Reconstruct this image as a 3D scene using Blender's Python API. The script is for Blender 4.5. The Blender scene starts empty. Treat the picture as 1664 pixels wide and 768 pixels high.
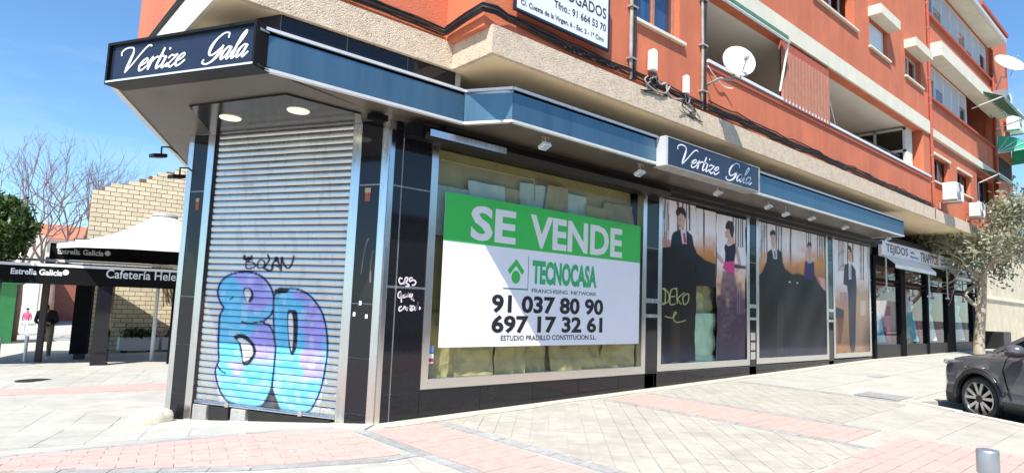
import bpy, bmesh, math, random
import numpy as np
from mathutils import Vector, Matrix
rad = math.radians
random.seed(7); rng = np.random.default_rng(3)
sc = bpy.context.scene
COL = sc.collection

# ------------------------------------------------------------------ camera
FPX = 1021.9; YAW, PIT, ROL, CH = [rad(a) for a in (48.73, 6.148, 2.197, 62.59)]
CAM = np.array([-3.925, -6.863, 1.5])
_f = np.array([math.cos(PIT)*math.cos(YAW), math.cos(PIT)*math.sin(YAW), math.sin(PIT)])
_r = np.array([math.sin(YAW), -math.cos(YAW), 0.0]); _u = np.cross(_r, _f)
_c, _s = math.cos(ROL), math.sin(ROL)
RM = np.array([_c*_r+_s*_u, -_s*_r+_c*_u, _f])
cd = bpy.data.cameras.new('camera'); cam = bpy.data.objects.new('camera', cd); COL.objects.link(cam)
cd.sensor_width = 36; cd.lens = 36*FPX/1664; cd.clip_end = 3000; cd.clip_start = 0.05
cam.matrix_world = Matrix(((RM[0][0], RM[1][0], -RM[2][0], CAM[0]), (RM[0][1], RM[1][1], -RM[2][1], CAM[1]),
                           (RM[0][2], RM[1][2], -RM[2][2], CAM[2]), (0, 0, 0, 1)))
sc.camera = cam
# ------------------------------------------------------------------ world, sun, exposure
SUN_EL, SUN_AZ = 55.0, 58.0
w = bpy.data.worlds.new('World'); sc.world = w; w.use_nodes = True
nt = w.node_tree; bg = nt.nodes['Background']
sky = nt.nodes.new('ShaderNodeTexSky'); sky.sky_type = 'NISHITA'; sky.sun_disc = False
sky.sun_elevation = rad(SUN_EL); sky.sun_rotation = rad(180+SUN_AZ)
sky.air_density = 1.0; sky.dust_density = 0.15; sky.ozone_density = 3.0
tc = nt.nodes.new('ShaderNodeTexCoord'); mp = nt.nodes.new('ShaderNodeMapping'); mp.inputs['Scale'].default_value = (1.0, 1.0, 4.5)
cn = nt.nodes.new('ShaderNodeTexNoise'); cn.inputs['Scale'].default_value = 2.2; cn.inputs['Detail'].default_value = 7; cn.inputs['Roughness'].default_value = .55
cr = nt.nodes.new('ShaderNodeValToRGB'); cr.color_ramp.elements[0].position = .5; cr.color_ramp.elements[1].position = .85
cr.color_ramp.elements[1].color = (.3, .3, .3, 1)
mx = nt.nodes.new('ShaderNodeMix'); mx.data_type = 'RGBA'; mx.inputs[7].default_value = (7.5, 8.0, 8.6, 1)
nt.links.new(tc.outputs['Generated'], mp.inputs[0]); nt.links.new(mp.outputs[0], cn.inputs['Vector'])
nt.links.new(cn.outputs[0], cr.inputs[0]); nt.links.new(cr.outputs[0], mx.inputs[0])
tn_ = nt.nodes.new('ShaderNodeMix'); tn_.data_type = 'RGBA'; tn_.blend_type = 'MULTIPLY'; tn_.inputs[0].default_value = 1; tn_.inputs[7].default_value = (.84, 1.10, 1.26, 1)
nt.links.new(sky.outputs[0], tn_.inputs[6]); nt.links.new(tn_.outputs[2], mx.inputs[6]); nt.links.new(mx.outputs[2], bg.inputs[0])
bg.inputs[1].default_value = 0.105
sl = bpy.data.lights.new('sun', 'SUN'); sl.energy = 4.9; sl.angle = rad(.5); sl.color = (1, .95, .87)
so = bpy.data.objects.new('sun', sl); COL.objects.link(so)
ce = math.cos(rad(SUN_EL))
SD = Vector((-math.sin(rad(SUN_AZ))*ce, -math.cos(rad(SUN_AZ))*ce, math.sin(rad(SUN_EL))))
so.rotation_euler = SD.to_track_quat('Z', 'Y').to_euler(); so.location = (-10, -10, 20)
sc.view_settings.view_transform = 'Standard'; sc.view_settings.look = 'None'
sc.view_settings.exposure = 0.70; sc.view_settings.gamma = 1

# ------------------------------------------------------------------ survey helpers (photo pixel -> point on a real plane)
def ray(x, y): return RM.T @ np.array([(x-832)/FPX, -(y-384)/FPX, 1.0])
def hit(x, y, n, d):
    r = ray(x, y); n = np.array(n, float); return CAM + (d-n@CAM)/(n@r)*r
def onY(x, y, d=0.0): return hit(x, y, (0, 1, 0), d)
def onX(x, y, d=0.0): return hit(x, y, (1, 0, 0), d)
def onZ(x, y, d=0.0): return hit(x, y, (0, 0, 1), d)
def deep(x, y, dep): return CAM + RM.T @ np.array([(x-832)/FPX*dep, -(y-384)/FPX*dep, dep])
def proj(P):
    P = np.atleast_2d(P); c = (P-CAM) @ RM.T
    return 832+FPX*c[:, 0]/c[:, 2], 384-FPX*c[:, 1]/c[:, 2], c[:, 2]
DL = np.array([-math.cos(CH), math.sin(CH), 0]); NL = np.array([-math.sin(CH), -math.cos(CH), 0])
def L(s, out, z): return tuple(DL*s + NL*out + np.array([0, 0, z]))
def gh(x, y):
    z = (0.02*min(max(x, 0), 16)+0.004*min(max(x-16, 0), 80)) if x > 0 else 0.02*max(x, -8)
    if y > 0: z += -0.085*min(y, 3) - 0.02*min(max(y-3, 0), 25)
    return z

# ------------------------------------------------------------------ materials
def mat(name, col, rough=.6, metal=0.0, var=.12, scale=6.0, bump=0.0, bscale=60.0, rnd=0.0, spec=.5, speck=None, coat=0.0, dirt=None, stretch=(1, 1, 1), rvar=0.0):
    m = bpy.data.materials.new(name); m.use_nodes = True; n = m.node_tree.nodes; l = m.node_tree.links
    b = n['Principled BSDF']; b.inputs['Roughness'].default_value = rough; b.inputs['Metallic'].default_value = metal
    b.inputs['Specular IOR Level'].default_value = spec; b.inputs['Coat Weight'].default_value = coat; b.inputs['Coat Roughness'].default_value = .05
    g = n.new('ShaderNodeNewGeometry'); mpn = n.new('ShaderNodeMapping'); mpn.inputs['Scale'].default_value = stretch
    l.new(g.outputs['Position'], mpn.inputs[0])
    t = n.new('ShaderNodeTexNoise'); t.inputs['Scale'].default_value = scale; t.inputs['Detail'].default_value = 6; t.inputs['Roughness'].default_value = .65
    l.new(mpn.outputs[0], t.inputs['Vector'])
    r = n.new('ShaderNodeValToRGB'); c = np.array(col)
    lo = c*(1-var); hi = np.minimum(c*(1+var), .98)
    r.color_ramp.elements[0].position = .3; r.color_ramp.elements[1].position = .7
    r.color_ramp.elements[0].color = (*lo, 1); r.color_ramp.elements[1].color = (*hi, 1)
    l.new(t.outputs[0], r.inputs[0]); out = r.outputs[0]
    if speck:
        sc_, col2, thr = speck
        t2 = n.new('ShaderNodeTexNoise'); t2.inputs['Scale'].default_value = sc_; t2.inputs['Detail'].default_value = 2
        l.new(g.outputs['Position'], t2.inputs['Vector'])
        r2 = n.new('ShaderNodeValToRGB'); r2.color_ramp.elements[0].position = thr; r2.color_ramp.elements[1].position = thr+.06
        l.new(t2.outputs[0], r2.inputs[0])
        x = n.new('ShaderNodeMix'); x.data_type = 'RGBA'; l.new(r2.outputs[0], x.inputs[0]); l.new(out, x.inputs[6]); x.inputs[7].default_value = (*col2, 1); out = x.outputs[2]
    if dirt:
        sc_, col2, thr, st = dirt
        mp3 = n.new('ShaderNodeMapping'); mp3.inputs['Scale'].default_value = st; l.new(g.outputs['Position'], mp3.inputs[0])
        t2 = n.new('ShaderNodeTexNoise'); t2.inputs['Scale'].default_value = sc_; t2.inputs['Detail'].default_value = 8; t2.inputs['Roughness'].default_value = .7
        l.new(mp3.outputs[0], t2.inputs['Vector'])
        r2 = n.new('ShaderNodeValToRGB'); r2.color_ramp.elements[0].position = thr; r2.color_ramp.elements[1].position = thr+.25
        r2.color_ramp.elements[1].color = (.7, .7, .7, 1)
        l.new(t2.outputs[0], r2.inputs[0])
        x = n.new('ShaderNodeMix'); x.data_type = 'RGBA'; l.new(r2.outputs[0], x.inputs[0]); l.new(out, x.inputs[6]); x.inputs[7].default_value = (*col2, 1); out = x.outputs[2]
    if rnd:
        oi = n.new('ShaderNodeObjectInfo'); mr = n.new('ShaderNodeMapRange'); mr.inputs[3].default_value = 1-rnd; mr.inputs[4].default_value = 1+rnd*.6
        l.new(oi.outputs['Random'], mr.inputs[0]); x = n.new('ShaderNodeMix'); x.data_type = 'RGBA'; x.blend_type = 'MULTIPLY'; x.inputs[0].default_value = 1
        l.new(out, x.inputs[6]); l.new(mr.outputs[0], x.inputs[7]); out = x.outputs[2]
    l.new(out, b.inputs['Base Color'])
    if rvar:
        mr = n.new('ShaderNodeMapRange'); mr.inputs[1].default_value = .3; mr.inputs[2].default_value = .7
        mr.inputs[3].default_value = max(rough-rvar, .01); mr.inputs[4].default_value = rough+rvar
        l.new(t.outputs[0], mr.inputs[0]); l.new(mr.outputs[0], b.inputs['Roughness'])
    if bump:
        t3 = n.new('ShaderNodeTexNoise'); t3.inputs['Scale'].default_value = bscale; t3.inputs['Detail'].default_value = 5
        l.new(g.outputs['Position'], t3.inputs['Vector'])
        bp = n.new('ShaderNodeBump'); bp.inputs['Strength'].default_value = bump; bp.inputs['Distance'].default_value = .02
        l.new(t3.outputs[0], bp.inputs['Height']); l.new(bp.outputs[0], b.inputs['Normal'])
    return m
def printed(name, rough=.5, metal=0.0, spec=.4):
    m = bpy.data.materials.new(name); m.use_nodes = True; n = m.node_tree.nodes; l = m.node_tree.links
    b = n['Principled BSDF']; a = n.new('ShaderNodeAttribute'); a.attribute_name = 'print'
    l.new(a.outputs['Color'], b.inputs['Base Color']); b.inputs['Roughness'].default_value = rough
    b.inputs['Specular IOR Level'].default_value = spec
    if metal: 
        l.new(a.outputs['Alpha'], b.inputs['Metallic'])
        t = n.new('ShaderNodeTexNoise'); t.inputs['Scale'].default_value = 1.6; t.inputs['Detail'].default_value = 4
        g = n.new('ShaderNodeNewGeometry'); l.new(g.outputs['Position'], t.inputs['Vector'])
        mr = n.new('ShaderNodeMapRange'); mr.inputs[3].default_value = rough-.12; mr.inputs[4].default_value = rough+.14
        l.new(t.outputs[0], mr.inputs[0]); l.new(mr.outputs[0], b.inputs['Roughness'])
    return m
def glass(name, tint, refl=1.0, rough=.01, ior=1.5):
    m = bpy.data.materials.new(name); m.use_nodes = True; n = m.node_tree.nodes; l = m.node_tree.links
    n.remove(n['Principled BSDF']); o = n['Material Output']
    t = n.new('ShaderNodeBsdfTransparent'); t.inputs[0].default_value = (*tint, 1)
    g = n.new('ShaderNodeBsdfGlossy'); g.inputs['Roughness'].default_value = rough; g.inputs[0].default_value = (refl, refl, refl, 1)
    f = n.new('ShaderNodeFresnel'); f.inputs[0].default_value = ior
    x = n.new('ShaderNodeMixShader'); gm = n.new('ShaderNodeNewGeometry'); s1 = n.new('ShaderNodeMath'); s1.operation = 'SUBTRACT'; s1.inputs[0].default_value = 1; l.new(gm.outputs['Backfacing'], s1.inputs[1])
    s2 = n.new('ShaderNodeMath'); s2.operation = 'MULTIPLY'; l.new(f.outputs[0], s2.inputs[0]); l.new(s1.outputs[0], s2.inputs[1]); l.new(s2.outputs[0], x.inputs[0])   # each face reflects once, on its outer side
    l.new(t.outputs[0], x.inputs[1]); l.new(g.outputs[0], x.inputs[2]); l.new(x.outputs[0], o.inputs[0])
    return m
def emis(name, col, s):
    m = bpy.data.materials.new(name); m.use_nodes = True; b = m.node_tree.nodes['Principled BSDF']
    b.inputs['Base Color'].default_value = (*col, 1); b.inputs['Emission Color'].default_value = (*col, 1); b.inputs['Emission Strength'].default_value = s; return m
def leafmat(name, c1, c2, rough=.5):
    m = bpy.data.materials.new(name); m.use_nodes = True; n = m.node_tree.nodes; l = m.node_tree.links; b = n['Principled BSDF']
    g = n.new('ShaderNodeNewGeometry'); r = n.new('ShaderNodeValToRGB'); r.color_ramp.elements[0].color = (*c1, 1); r.color_ramp.elements[1].color = (*c2, 1)
    l.new(g.outputs['Random Per Island'], r.inputs[0]); l.new(r.outputs[0], b.inputs['Base Color']); b.inputs['Roughness'].default_value = rough
    tr = n.new('ShaderNodeBsdfTranslucent'); l.new(r.outputs[0], tr.inputs[0]); x = n.new('ShaderNodeMixShader'); x.inputs[0].default_value = .25
    l.new(b.outputs[0], x.inputs[1]); l.new(tr.outputs[0], x.inputs[2]); l.new(x.outputs[0], n['Material Output'].inputs[0]); return m

K = dict(zinc=mat('dull_steel', (.42, .45, .49), .42, .75, var=.06),
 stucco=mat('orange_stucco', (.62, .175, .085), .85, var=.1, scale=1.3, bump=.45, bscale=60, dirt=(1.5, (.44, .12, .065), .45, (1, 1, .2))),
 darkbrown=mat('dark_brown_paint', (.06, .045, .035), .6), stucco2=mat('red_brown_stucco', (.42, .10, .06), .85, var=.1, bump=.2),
 dash=mat('pebble_dash', (.66, .54, .40), .95, var=.16, scale=9, bump=1.0, bscale=60, speck=(50, (.40, .29, .21), .6)),
 soffit=mat('tan_soffit', (.78, .62, .40), .8, var=.08, scale=1.5, bump=.06),
 cream=mat('cream_plaster', (.74, .69, .55), .8, var=.08, scale=3, bump=.1, dirt=(1.2, (.5, .45, .34), .6, (1, 1, .5))),
 ceil=mat('white_ceiling', (.72, .70, .64), .8, var=.05, scale=2),
 tile=mat('black_granite', (.011, .011, .014), .06, var=.35, scale=90, spec=.42, speck=(160, (.03, .03, .036), .62), rvar=.03, rnd=.1),
 grout=mat('grey_joint', (.42, .42, .43), .5),
 steel=mat('brushed_steel', (.68, .67, .66), .22, 1.0, var=.08, scale=5, stretch=(6, 6, .5), rvar=.09),
 frame=mat('steel_frame', (.72, .69, .65), .22, .95, var=.05, scale=3, rvar=.06),
 darkmetal=mat('dark_metal', (.03, .028, .027), .45, .4, var=.2),
 black=mat('black_paint', (.008, .008, .009), .45, var=.2, spec=.25),
 matblack=mat('matt_black', (.008, .008, .009), .8, var=.2, spec=.1),
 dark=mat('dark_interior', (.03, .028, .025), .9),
 bluep=mat('blue_steel_panel', (.11, .21, .28), .42, .8, var=.15, scale=1.6, stretch=(3.0, 3.0, .25), rvar=.06, dirt=(1.3, (.18, .27, .32), .56, (5, 5, .25))),
 navy=mat('navy_sign_face', (.022, .026, .045), .16, .1, var=.15, scale=2, spec=.6),
 canopysoff=mat('canopy_soffit', (.13, .112, .09), .4, .25, var=.25, scale=1.2, rvar=.1),
 blackboard=mat('black_gloss_board', (.015, .014, .014), .15, var=.3, scale=4),
 white=mat('white_paint', (.8, .8, .8), .4, var=.04), whitesat=mat('white_satin', (.78, .79, .80), .3, var=.05, scale=3),
 dishw=mat('dish_white', (.86, .86, .84), .4, var=.05),
 lilac=mat('white_lettering', (.80, .80, .86), .4, var=.02),
 alu=mat('aluminium_frame', (.72, .72, .70), .4, .3, var=.06), bluewin=mat('window_drape', (.26, .38, .52), .7, var=.4, scale=2.2, stretch=(4, 4, .2)),
 brownwood=mat('brown_cane', (.44, .19, .125), .6, var=.15, scale=9),
 green=mat('banner_green', (.045, .52, .085), .5, var=.03, scale=2), bannerw=mat('banner_white', (.84, .85, .90), .42, var=.025, scale=1.2, bump=.25, bscale=2.5),
 text=mat('black_text', (.012, .01, .013), .5), tgreen=mat('green_text', (.04, .45, .16), .5), tgreen2=mat('dark_green_text', (.05, .25, .18), .5),
 cable=mat('black_cable', (.02, .017, .017), .6, var=.4), cableg=mat('grey_cable', (.35, .33, .30), .6, var=.3),
 kraft=mat('kraft_paper', (.47, .36, .19), .7, var=.14, scale=3, bump=.15, bscale=6, rnd=.15), papergreen=mat('pale_green_paper', (.55, .68, .54), .6, var=.12, scale=3, bump=.15, bscale=7),
 papergrey=mat('grey_paper', (.60, .66, .66), .7, var=.12, scale=2, rnd=.1),
 slab=mat('grey_paving_slab', (.44, .425, .375), .85, var=.1, scale=5, bump=.25, bscale=70, rnd=.07, speck=(26, (.24, .23, .21), .70), dirt=(.9, (.30, .29, .26), .48, (1, 1, 1))),
 beige=mat('beige_paving_tile', (.43, .405, .35), .85, var=.12, scale=6, bump=.3, bscale=60, rnd=.05, speck=(24, (.24, .21, .18), .70), dirt=(1.1, (.31, .28, .235), .47, (1, 1, 1))),
 redp=mat('red_paver', (.52, .365, .32), .85, var=.12, scale=7, bump=.35, bscale=50, rnd=.05, speck=(24, (.30, .21, .18), .70), dirt=(1.1, (.45, .38, .33), .46, (1, 1, 1))),
 border=mat('grey_border_paver', (.34, .34, .33), .85, var=.2, scale=9, bump=.3, rnd=.12),
 mortar=mat('pavement_bed', (.42, .405, .36), .9, var=.14, scale=2.2, bump=.3, bscale=30, dirt=(.35, (.33, .32, .29), .52, (1, 1, 1))),
 paved=mat('pale_concrete', (.43, .42, .37), .88, var=.12, scale=1.6, bump=.3, bscale=45, dirt=(.5, (.38, .38, .34), .54, (1, 1, 1))),
 asphalt=mat('asphalt', (.05, .05, .052), .9, var=.3, scale=60, bump=.5, bscale=150),
 kerb=mat('kerb_stone', (.50, .48, .43), .85, var=.15, scale=7, bump=.3, rnd=.08), concrete=mat('rough_concrete', (.50, .47, .39), .9, var=.15, scale=9, bump=.8, bscale=22),
 brickc=mat('cream_brick', (.82, .71, .49), .85, var=.1, scale=18, bump=.3, bscale=60, rnd=.12), brickm=mat('brick_mortar', (.20, .12, .06), .9),
 redbrick=mat('red_brick_wall', (.36, .13, .09), .85, var=.2, scale=5), stonew=mat('pale_stone', (.62, .55, .40), .9, var=.15, scale=1.5, bump=.5, bscale=8),
 canvas=mat('white_canvas', (.80, .80, .78), .8, var=.03, scale=2), awnw=mat('cream_awning', (.90, .90, .84), .8, var=.08, scale=2),
 gawn=mat('dark_green_canvas', (.10, .20, .14), .8, var=.2), teal=mat('teal_canvas', (.06, .55, .36), .7, var=.08),
 greenk=mat('green_paint', (.02, .20, .07), .45, var=.1), bark=mat('pale_bark', (.40, .34, .26), .9, var=.35, scale=14, bump=.6, bscale=30),
 darkbark=mat('purple_brown_bark', (.20, .14, .15), .9, var=.2), carp=mat('grey_car_paint', (.14, .145, .16), .25, .5, var=.04, scale=1, coat=1.0),
 rubber=mat('tyre_rubber', (.022, .022, .022), .75, var=.2, bump=.2), rim=mat('silver_alloy', (.60, .60, .60), .25, .9), plastic=mat('black_plastic', (.02, .02, .021), .6, var=.15),
 khaki=mat('khaki_cloth', (.22, .20, .12), .9, var=.15, scale=10, bump=.2), blackc=mat('black_cloth', (.015, .015, .02), .85, var=.2), skin=mat('skin', (.55, .33, .25), .5, var=.05), hair=mat('dark_hair', (.02, .015, .012), .6),
 pink=mat('pink_cloth', (.6, .10, .22), .8), yellowt=mat('yellow_tape', (.62, .55, .12), .6), redl=mat('red_print', (.5, .03, .04), .5), bluel=mat('blue_print', (.10, .25, .55), .5),
 roof=mat('terracotta_roof', (.45, .17, .09), .8, var=.25, scale=8), lamp=emis('lamp_glow', (.95, .88, .66), .45),
 chalk=mat('white_chalk_paint', (.72, .66, .70), .7), tagy=mat('yellow_paint', (.62, .62, .25), .6), violet=mat('purple_text', (.03, .02, .05), .5),
 dressb=mat('blue_dress', (.10, .42, .50), .7, var=.3), dressp=mat('coral_dress', (.75, .30, .18), .7, var=.2), louvre=mat('grey_shutter_box', (.56, .55, .56), .5, var=.05),
 soil=mat('soil', (.05, .035, .025), .9),
)
G_SHOP = glass('shop_glass', (.94, .985, .94), .8, ior=1.4); G_DISP = glass('display_glass', (.92, .96, .95), 1.0, ior=1.5); G_WIN = glass('window_glass', (.62, .72, .82), 1.0, ior=2.0); G_DARK = glass('dark_window_glass', (.35, .4, .42), 1.0, ior=1.7)
G_CAR = glass('car_glass', (.06, .07, .07), 1.0, ior=1.6)
PRINT = printed('printed_poster', .28, spec=.14); PSHUT = printed('painted_shutter_steel', .27, metal=1)
LEAF_O = leafmat('olive_leaf', (.14, .16, .09), (.42, .43, .30)); LEAF_D = leafmat('privet_leaf', (.02, .045, .012), (.10, .16, .03)); LEAF_S = leafmat('planter_leaf', (.03, .06, .02), (.10, .15, .05))

# ------------------------------------------------------------------ mesh collector
OFF = {}
class M:
    def __init__(s): s.v = []; s.f = []; s.mi = []; s.sm = []; s.m = 0; s.smooth = False
    def add(s, vs, fs):
        b = len(s.v); s.v += [tuple(map(float, p)) for p in vs]; s.f += [tuple(i+b for i in q) for q in fs]
        s.mi += [s.m]*len(fs); s.sm += [s.smooth]*len(fs); return s
    def box(s, x0, x1, y0, y1, z0, z1): return s.obox((x0, y0, z0), (x1-x0, 0, 0), (0, y1-y0, 0), (0, 0, z1-z0))
    def obox(s, o, a, b, c):
        o, a, b, c = [np.array(q, float) for q in (o, a, b, c)]
        if np.dot(np.cross(a, b), c) < 0: a, b = b, a
        return s.add([o, o+a, o+a+b, o+b, o+c, o+a+c, o+a+b+c, o+b+c], [(0, 3, 2, 1), (4, 5, 6, 7), (0, 1, 5, 4), (1, 2, 6, 5), (2, 3, 7, 6), (3, 0, 4, 7)])
    def prism(s, poly, d):       # poly: 3-D points in one plane, d: extrusion vector
        n = len(poly); P = [np.array(p, float) for p in poly]; d = np.array(d, float)
        nrm = sum((np.cross(P[i]-P[0], P[(i+1) % n]-P[0]) for i in range(n)), np.zeros(3))
        if np.dot(nrm, d) > 0: P = P[::-1]
        return s.add(P+[p+d for p in P], [tuple(range(n)), tuple(range(2*n-1, n-1, -1))]+[(i, i+n, (i+1) % n+n, (i+1) % n) for i in range(n)])
    def tube(s, pts, r, n=6, cap=True):
        P = [np.array(p, float) for p in pts]; rr = r if hasattr(r, '__len__') else [r]*len(P); vs = []; fs = []
        d0 = P[1]-P[0]; up = np.array([0, 0, 1.]) if abs(d0[2]) < .9*np.linalg.norm(d0) else np.array([1., 0, 0])
        for i, p in enumerate(P):
            d = P[min(i+1, len(P)-1)]-P[max(i-1, 0)]; d = d/(np.linalg.norm(d)+1e-9); a = np.cross(d, up); a /= np.linalg.norm(a)+1e-9; b = np.cross(a, d); up = b
            for k in range(n): t = 2*math.pi*k/n; vs.append(p+rr[i]*(math.cos(t)*a+math.sin(t)*b))
        for i in range(len(P)-1):
            for k in range(n): fs.append((i*n+k, i*n+(k+1) % n, (i+1)*n+(k+1) % n, (i+1)*n+k))
        if cap: fs += [tuple(range(n-1, -1, -1)), tuple((len(P)-1)*n+k for k in range(n))]
        return s.add(vs, fs)
    def lathe(s, c, prof, n=16, axis=(0, 0, 1), a0=0, a1=2*math.pi):
        ax = np.array(axis, float); ax /= np.linalg.norm(ax); q = np.array([1., 0, 0]) if abs(ax[0]) < .8 else np.array([0, 1., 0])
        a = np.cross(ax, q); a /= np.linalg.norm(a); b = np.cross(ax, a); vs = []; fs = []; full = abs(a1-a0-2*math.pi) < 1e-6; m = n if full else n+1
        for (r, h) in prof:
            for k in range(m): t = a0+(a1-a0)*k/n; vs.append(np.array(c)+ax*h+r*(math.cos(t)*a+math.sin(t)*b))
        for i in range(len(prof)-1):
            for k in range(n): fs.append((i*m+k, i*m+(k+1) % m, (i+1)*m+(k+1) % m, (i+1)*m+k))
        return s.add(vs, fs)
    def ellips(s, c, r, nu=12, nv=8):
        vs = [(c[0]+r[0]*math.sin(math.pi*j/nv)*math.cos(2*math.pi*i/nu), c[1]+r[1]*math.sin(math.pi*j/nv)*math.sin(2*math.pi*i/nu), c[2]+r[2]*math.cos(math.pi*j/nv)) for j in range(nv+1) for i in range(nu)]
        return s.add(vs, [(j*nu+i, (j+1)*nu+i, (j+1)*nu+(i+1) % nu, j*nu+(i+1) % nu) for j in range(nv) for i in range(nu)])
    def build(s, name, mats, parent=None, label=None, kind=None, bevel=0):
        off = np.array(OFF.get(parent.name, (0, 0, 0))) if parent else np.zeros(3)
        me = bpy.data.meshes.new(name); V = np.array(s.v)-off
        me.from_pydata([tuple(p) for p in V], [], s.f)
        for m in (mats if isinstance(mats, (list, tuple)) else [mats]): me.materials.append(m)
        me.polygons.foreach_set('material_index', s.mi); me.polygons.foreach_set('use_smooth', s.sm)
        o = bpy.data.objects.new(name, me); COL.objects.link(o)
        if parent: o.parent = parent
        OFF[o.name] = tuple(off)
        if label: o['label'] = label
        if kind: o['kind'] = kind
        if bevel:
            b = o.modifiers.new('bevel', 'BEVEL'); b.width = bevel; b.segments = 2; b.limit_method = 'ANGLE'; b.angle_limit = rad(40)
        return o
def thing(name, label, cat, loc=(0, 0, 0), group=None):
    o = bpy.data.objects.new(name, None); COL.objects.link(o); o.location = tuple(map(float, loc)); o.empty_display_size = .1
    OFF[o.name] = tuple(map(float, loc)); o['label'] = label; o['category'] = cat
    if group: o['group'] = group
    return o
def tag(o, label, cat, group=None):
    o['label'] = label; o['category'] = cat
    if group: o['group'] = group
    return o
def struct(o): o['kind'] = 'structure'; return o
def bx(name, m, parent, *a, **k): return M().box(*a).build(name, m, parent, **k)
def mesh_copy(o, parent, dloc):
    c = o.copy(); COL.objects.link(c); c.parent = parent
    c.location = Vector(o.location)+Vector(dloc); OFF[c.name] = OFF.get(o.name, (0, 0, 0)); return c
def copy_thing(root, loc, label):
    c = root.copy(); COL.objects.link(c); c.location = loc; c['label'] = label
    def rec(a, b):
        for ch in [o for o in a.children]:
            d = ch.copy(); COL.objects.link(d); d.parent = b; rec(ch, d)
    rec(root, c); return c
def catmull(pts, n=6, closed=False):
    P = np.array(pts, float); N = len(P); out = []
    for i in range(N if closed else N-1):
        if closed: a, b, c, d = P[(i-1) % N], P[i], P[(i+1) % N], P[(i+2) % N]
        else: a, b, c, d = P[max(i-1, 0)], P[i], P[i+1], P[min(i+2, N-1)]
        for k in range(n):
            t = k/n; out.append(.5*((2*b)+(-a+c)*t+(2*a-5*b+4*c-d)*t*t+(-a+3*b-3*c+d)*t**3))
    if not closed: out.append(P[-1])
    return np.array(out)
def text_mesh(txt, bold=0.0):
    cu = bpy.data.curves.new('t', 'FONT'); cu.body = txt; cu.offset = bold; cu.resolution_u = 3
    o = bpy.data.objects.new('t', cu); COL.objects.link(o); dg = bpy.context.evaluated_depsgraph_get(); dg.update()
    me = bpy.data.meshes.new_from_object(o.evaluated_get(dg)); bpy.data.objects.remove(o); bpy.data.curves.remove(cu); return me
def islands(F, n):
    p = list(range(n))
    def f(a):
        while p[a] != a: p[a] = p[p[a]]; a = p[a]
        return a
    for q in F:
        for v in q[1:]: p[f(v)] = f(q[0])
    g = {}
    for q in F: g.setdefault(f(q[0]), []).append(q)
    return list(g.values())
def text(txt, o, ux, uz, wd, ht, out, m, parent, name='lettering', bold=0.0, thick=.004, label=None, slant=0):
    """flat lettering filling the box (o, wd along ux, ht along uz), standing out along 'out'"""
    me = text_mesh(txt, bold); V = np.array([v.co[:] for v in me.vertices]); F = [tuple(p.vertices) for p in me.polygons]; bpy.data.meshes.remove(me)
    mn, mxx = V.min(0), V.max(0); V = (V-mn)/(mxx-mn+1e-9)
    ux, uz, out, o = [np.array(q, float) for q in (ux, uz, out, o)]
    P = [o+ux*(v[0]*wd+slant*v[1]*ht)+uz*v[1]*ht+out*thick for v in V]
    mm = M(); nrm = np.cross(ux, uz); F = F if np.dot(nrm, out) > 0 else [f[::-1] for f in F]
    if ht > .125:       # each large letter is an object of its own
        for G in islands(F, len(P)): _letter(P, G, out, thick, 'letter', m, parent)
        return
    return _letter(P, F, out, thick, name, m, parent, 'stuff')
def _letter(P, F, out, thick, name, m, parent, kind=None):
    use = sorted({i for f in F for i in f}); mp_ = {a: b for b, a in enumerate(use)}; P = [P[i] for i in use]; F = [tuple(mp_[i] for i in f) for f in F]; mm = M(); cnt = {}
    for f in F:
        for i in range(len(f)): e = (f[i], f[(i+1) % len(f)]); cnt[e] = cnt.get(e, 0)+1
    n = len(P); B = [p-out*thick*.9 for p in P]; side = [(a, a+n, b+n, b) for (a, b) in cnt if (b, a) not in cnt]
    mm.add(P+B, F+side); return mm.build(name, m, parent, kind=kind)
def ribbon(mm, pts, o, ux, uz, out, n=5, lift=.004, wscale=1):
    C = catmull(pts, n); ux, uz, out, o = [np.array(q, float) for q in (ux, uz, out, o)]
    vs = []; N = len(C)
    for i in range(N):
        d = C[min(i+1, N-1)][:2]-C[max(i-1, 0)][:2]; d = d/(np.hypot(*d)+1e-9); nn = np.array([-d[1], d[0]])*max(C[i][2], .02)*.5*wscale
        for sgn in (1, -1): q = C[i][:2]+sgn*nn; vs.append(o+ux*q[0]+uz*q[1]+out*lift)
    mm.add(vs, [(2*i, 2*i+1, 2*i+3, 2*i+2) for i in range(N-1)])
EX, EZ = (1, 0, 0), (0, 0, 1)
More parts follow.
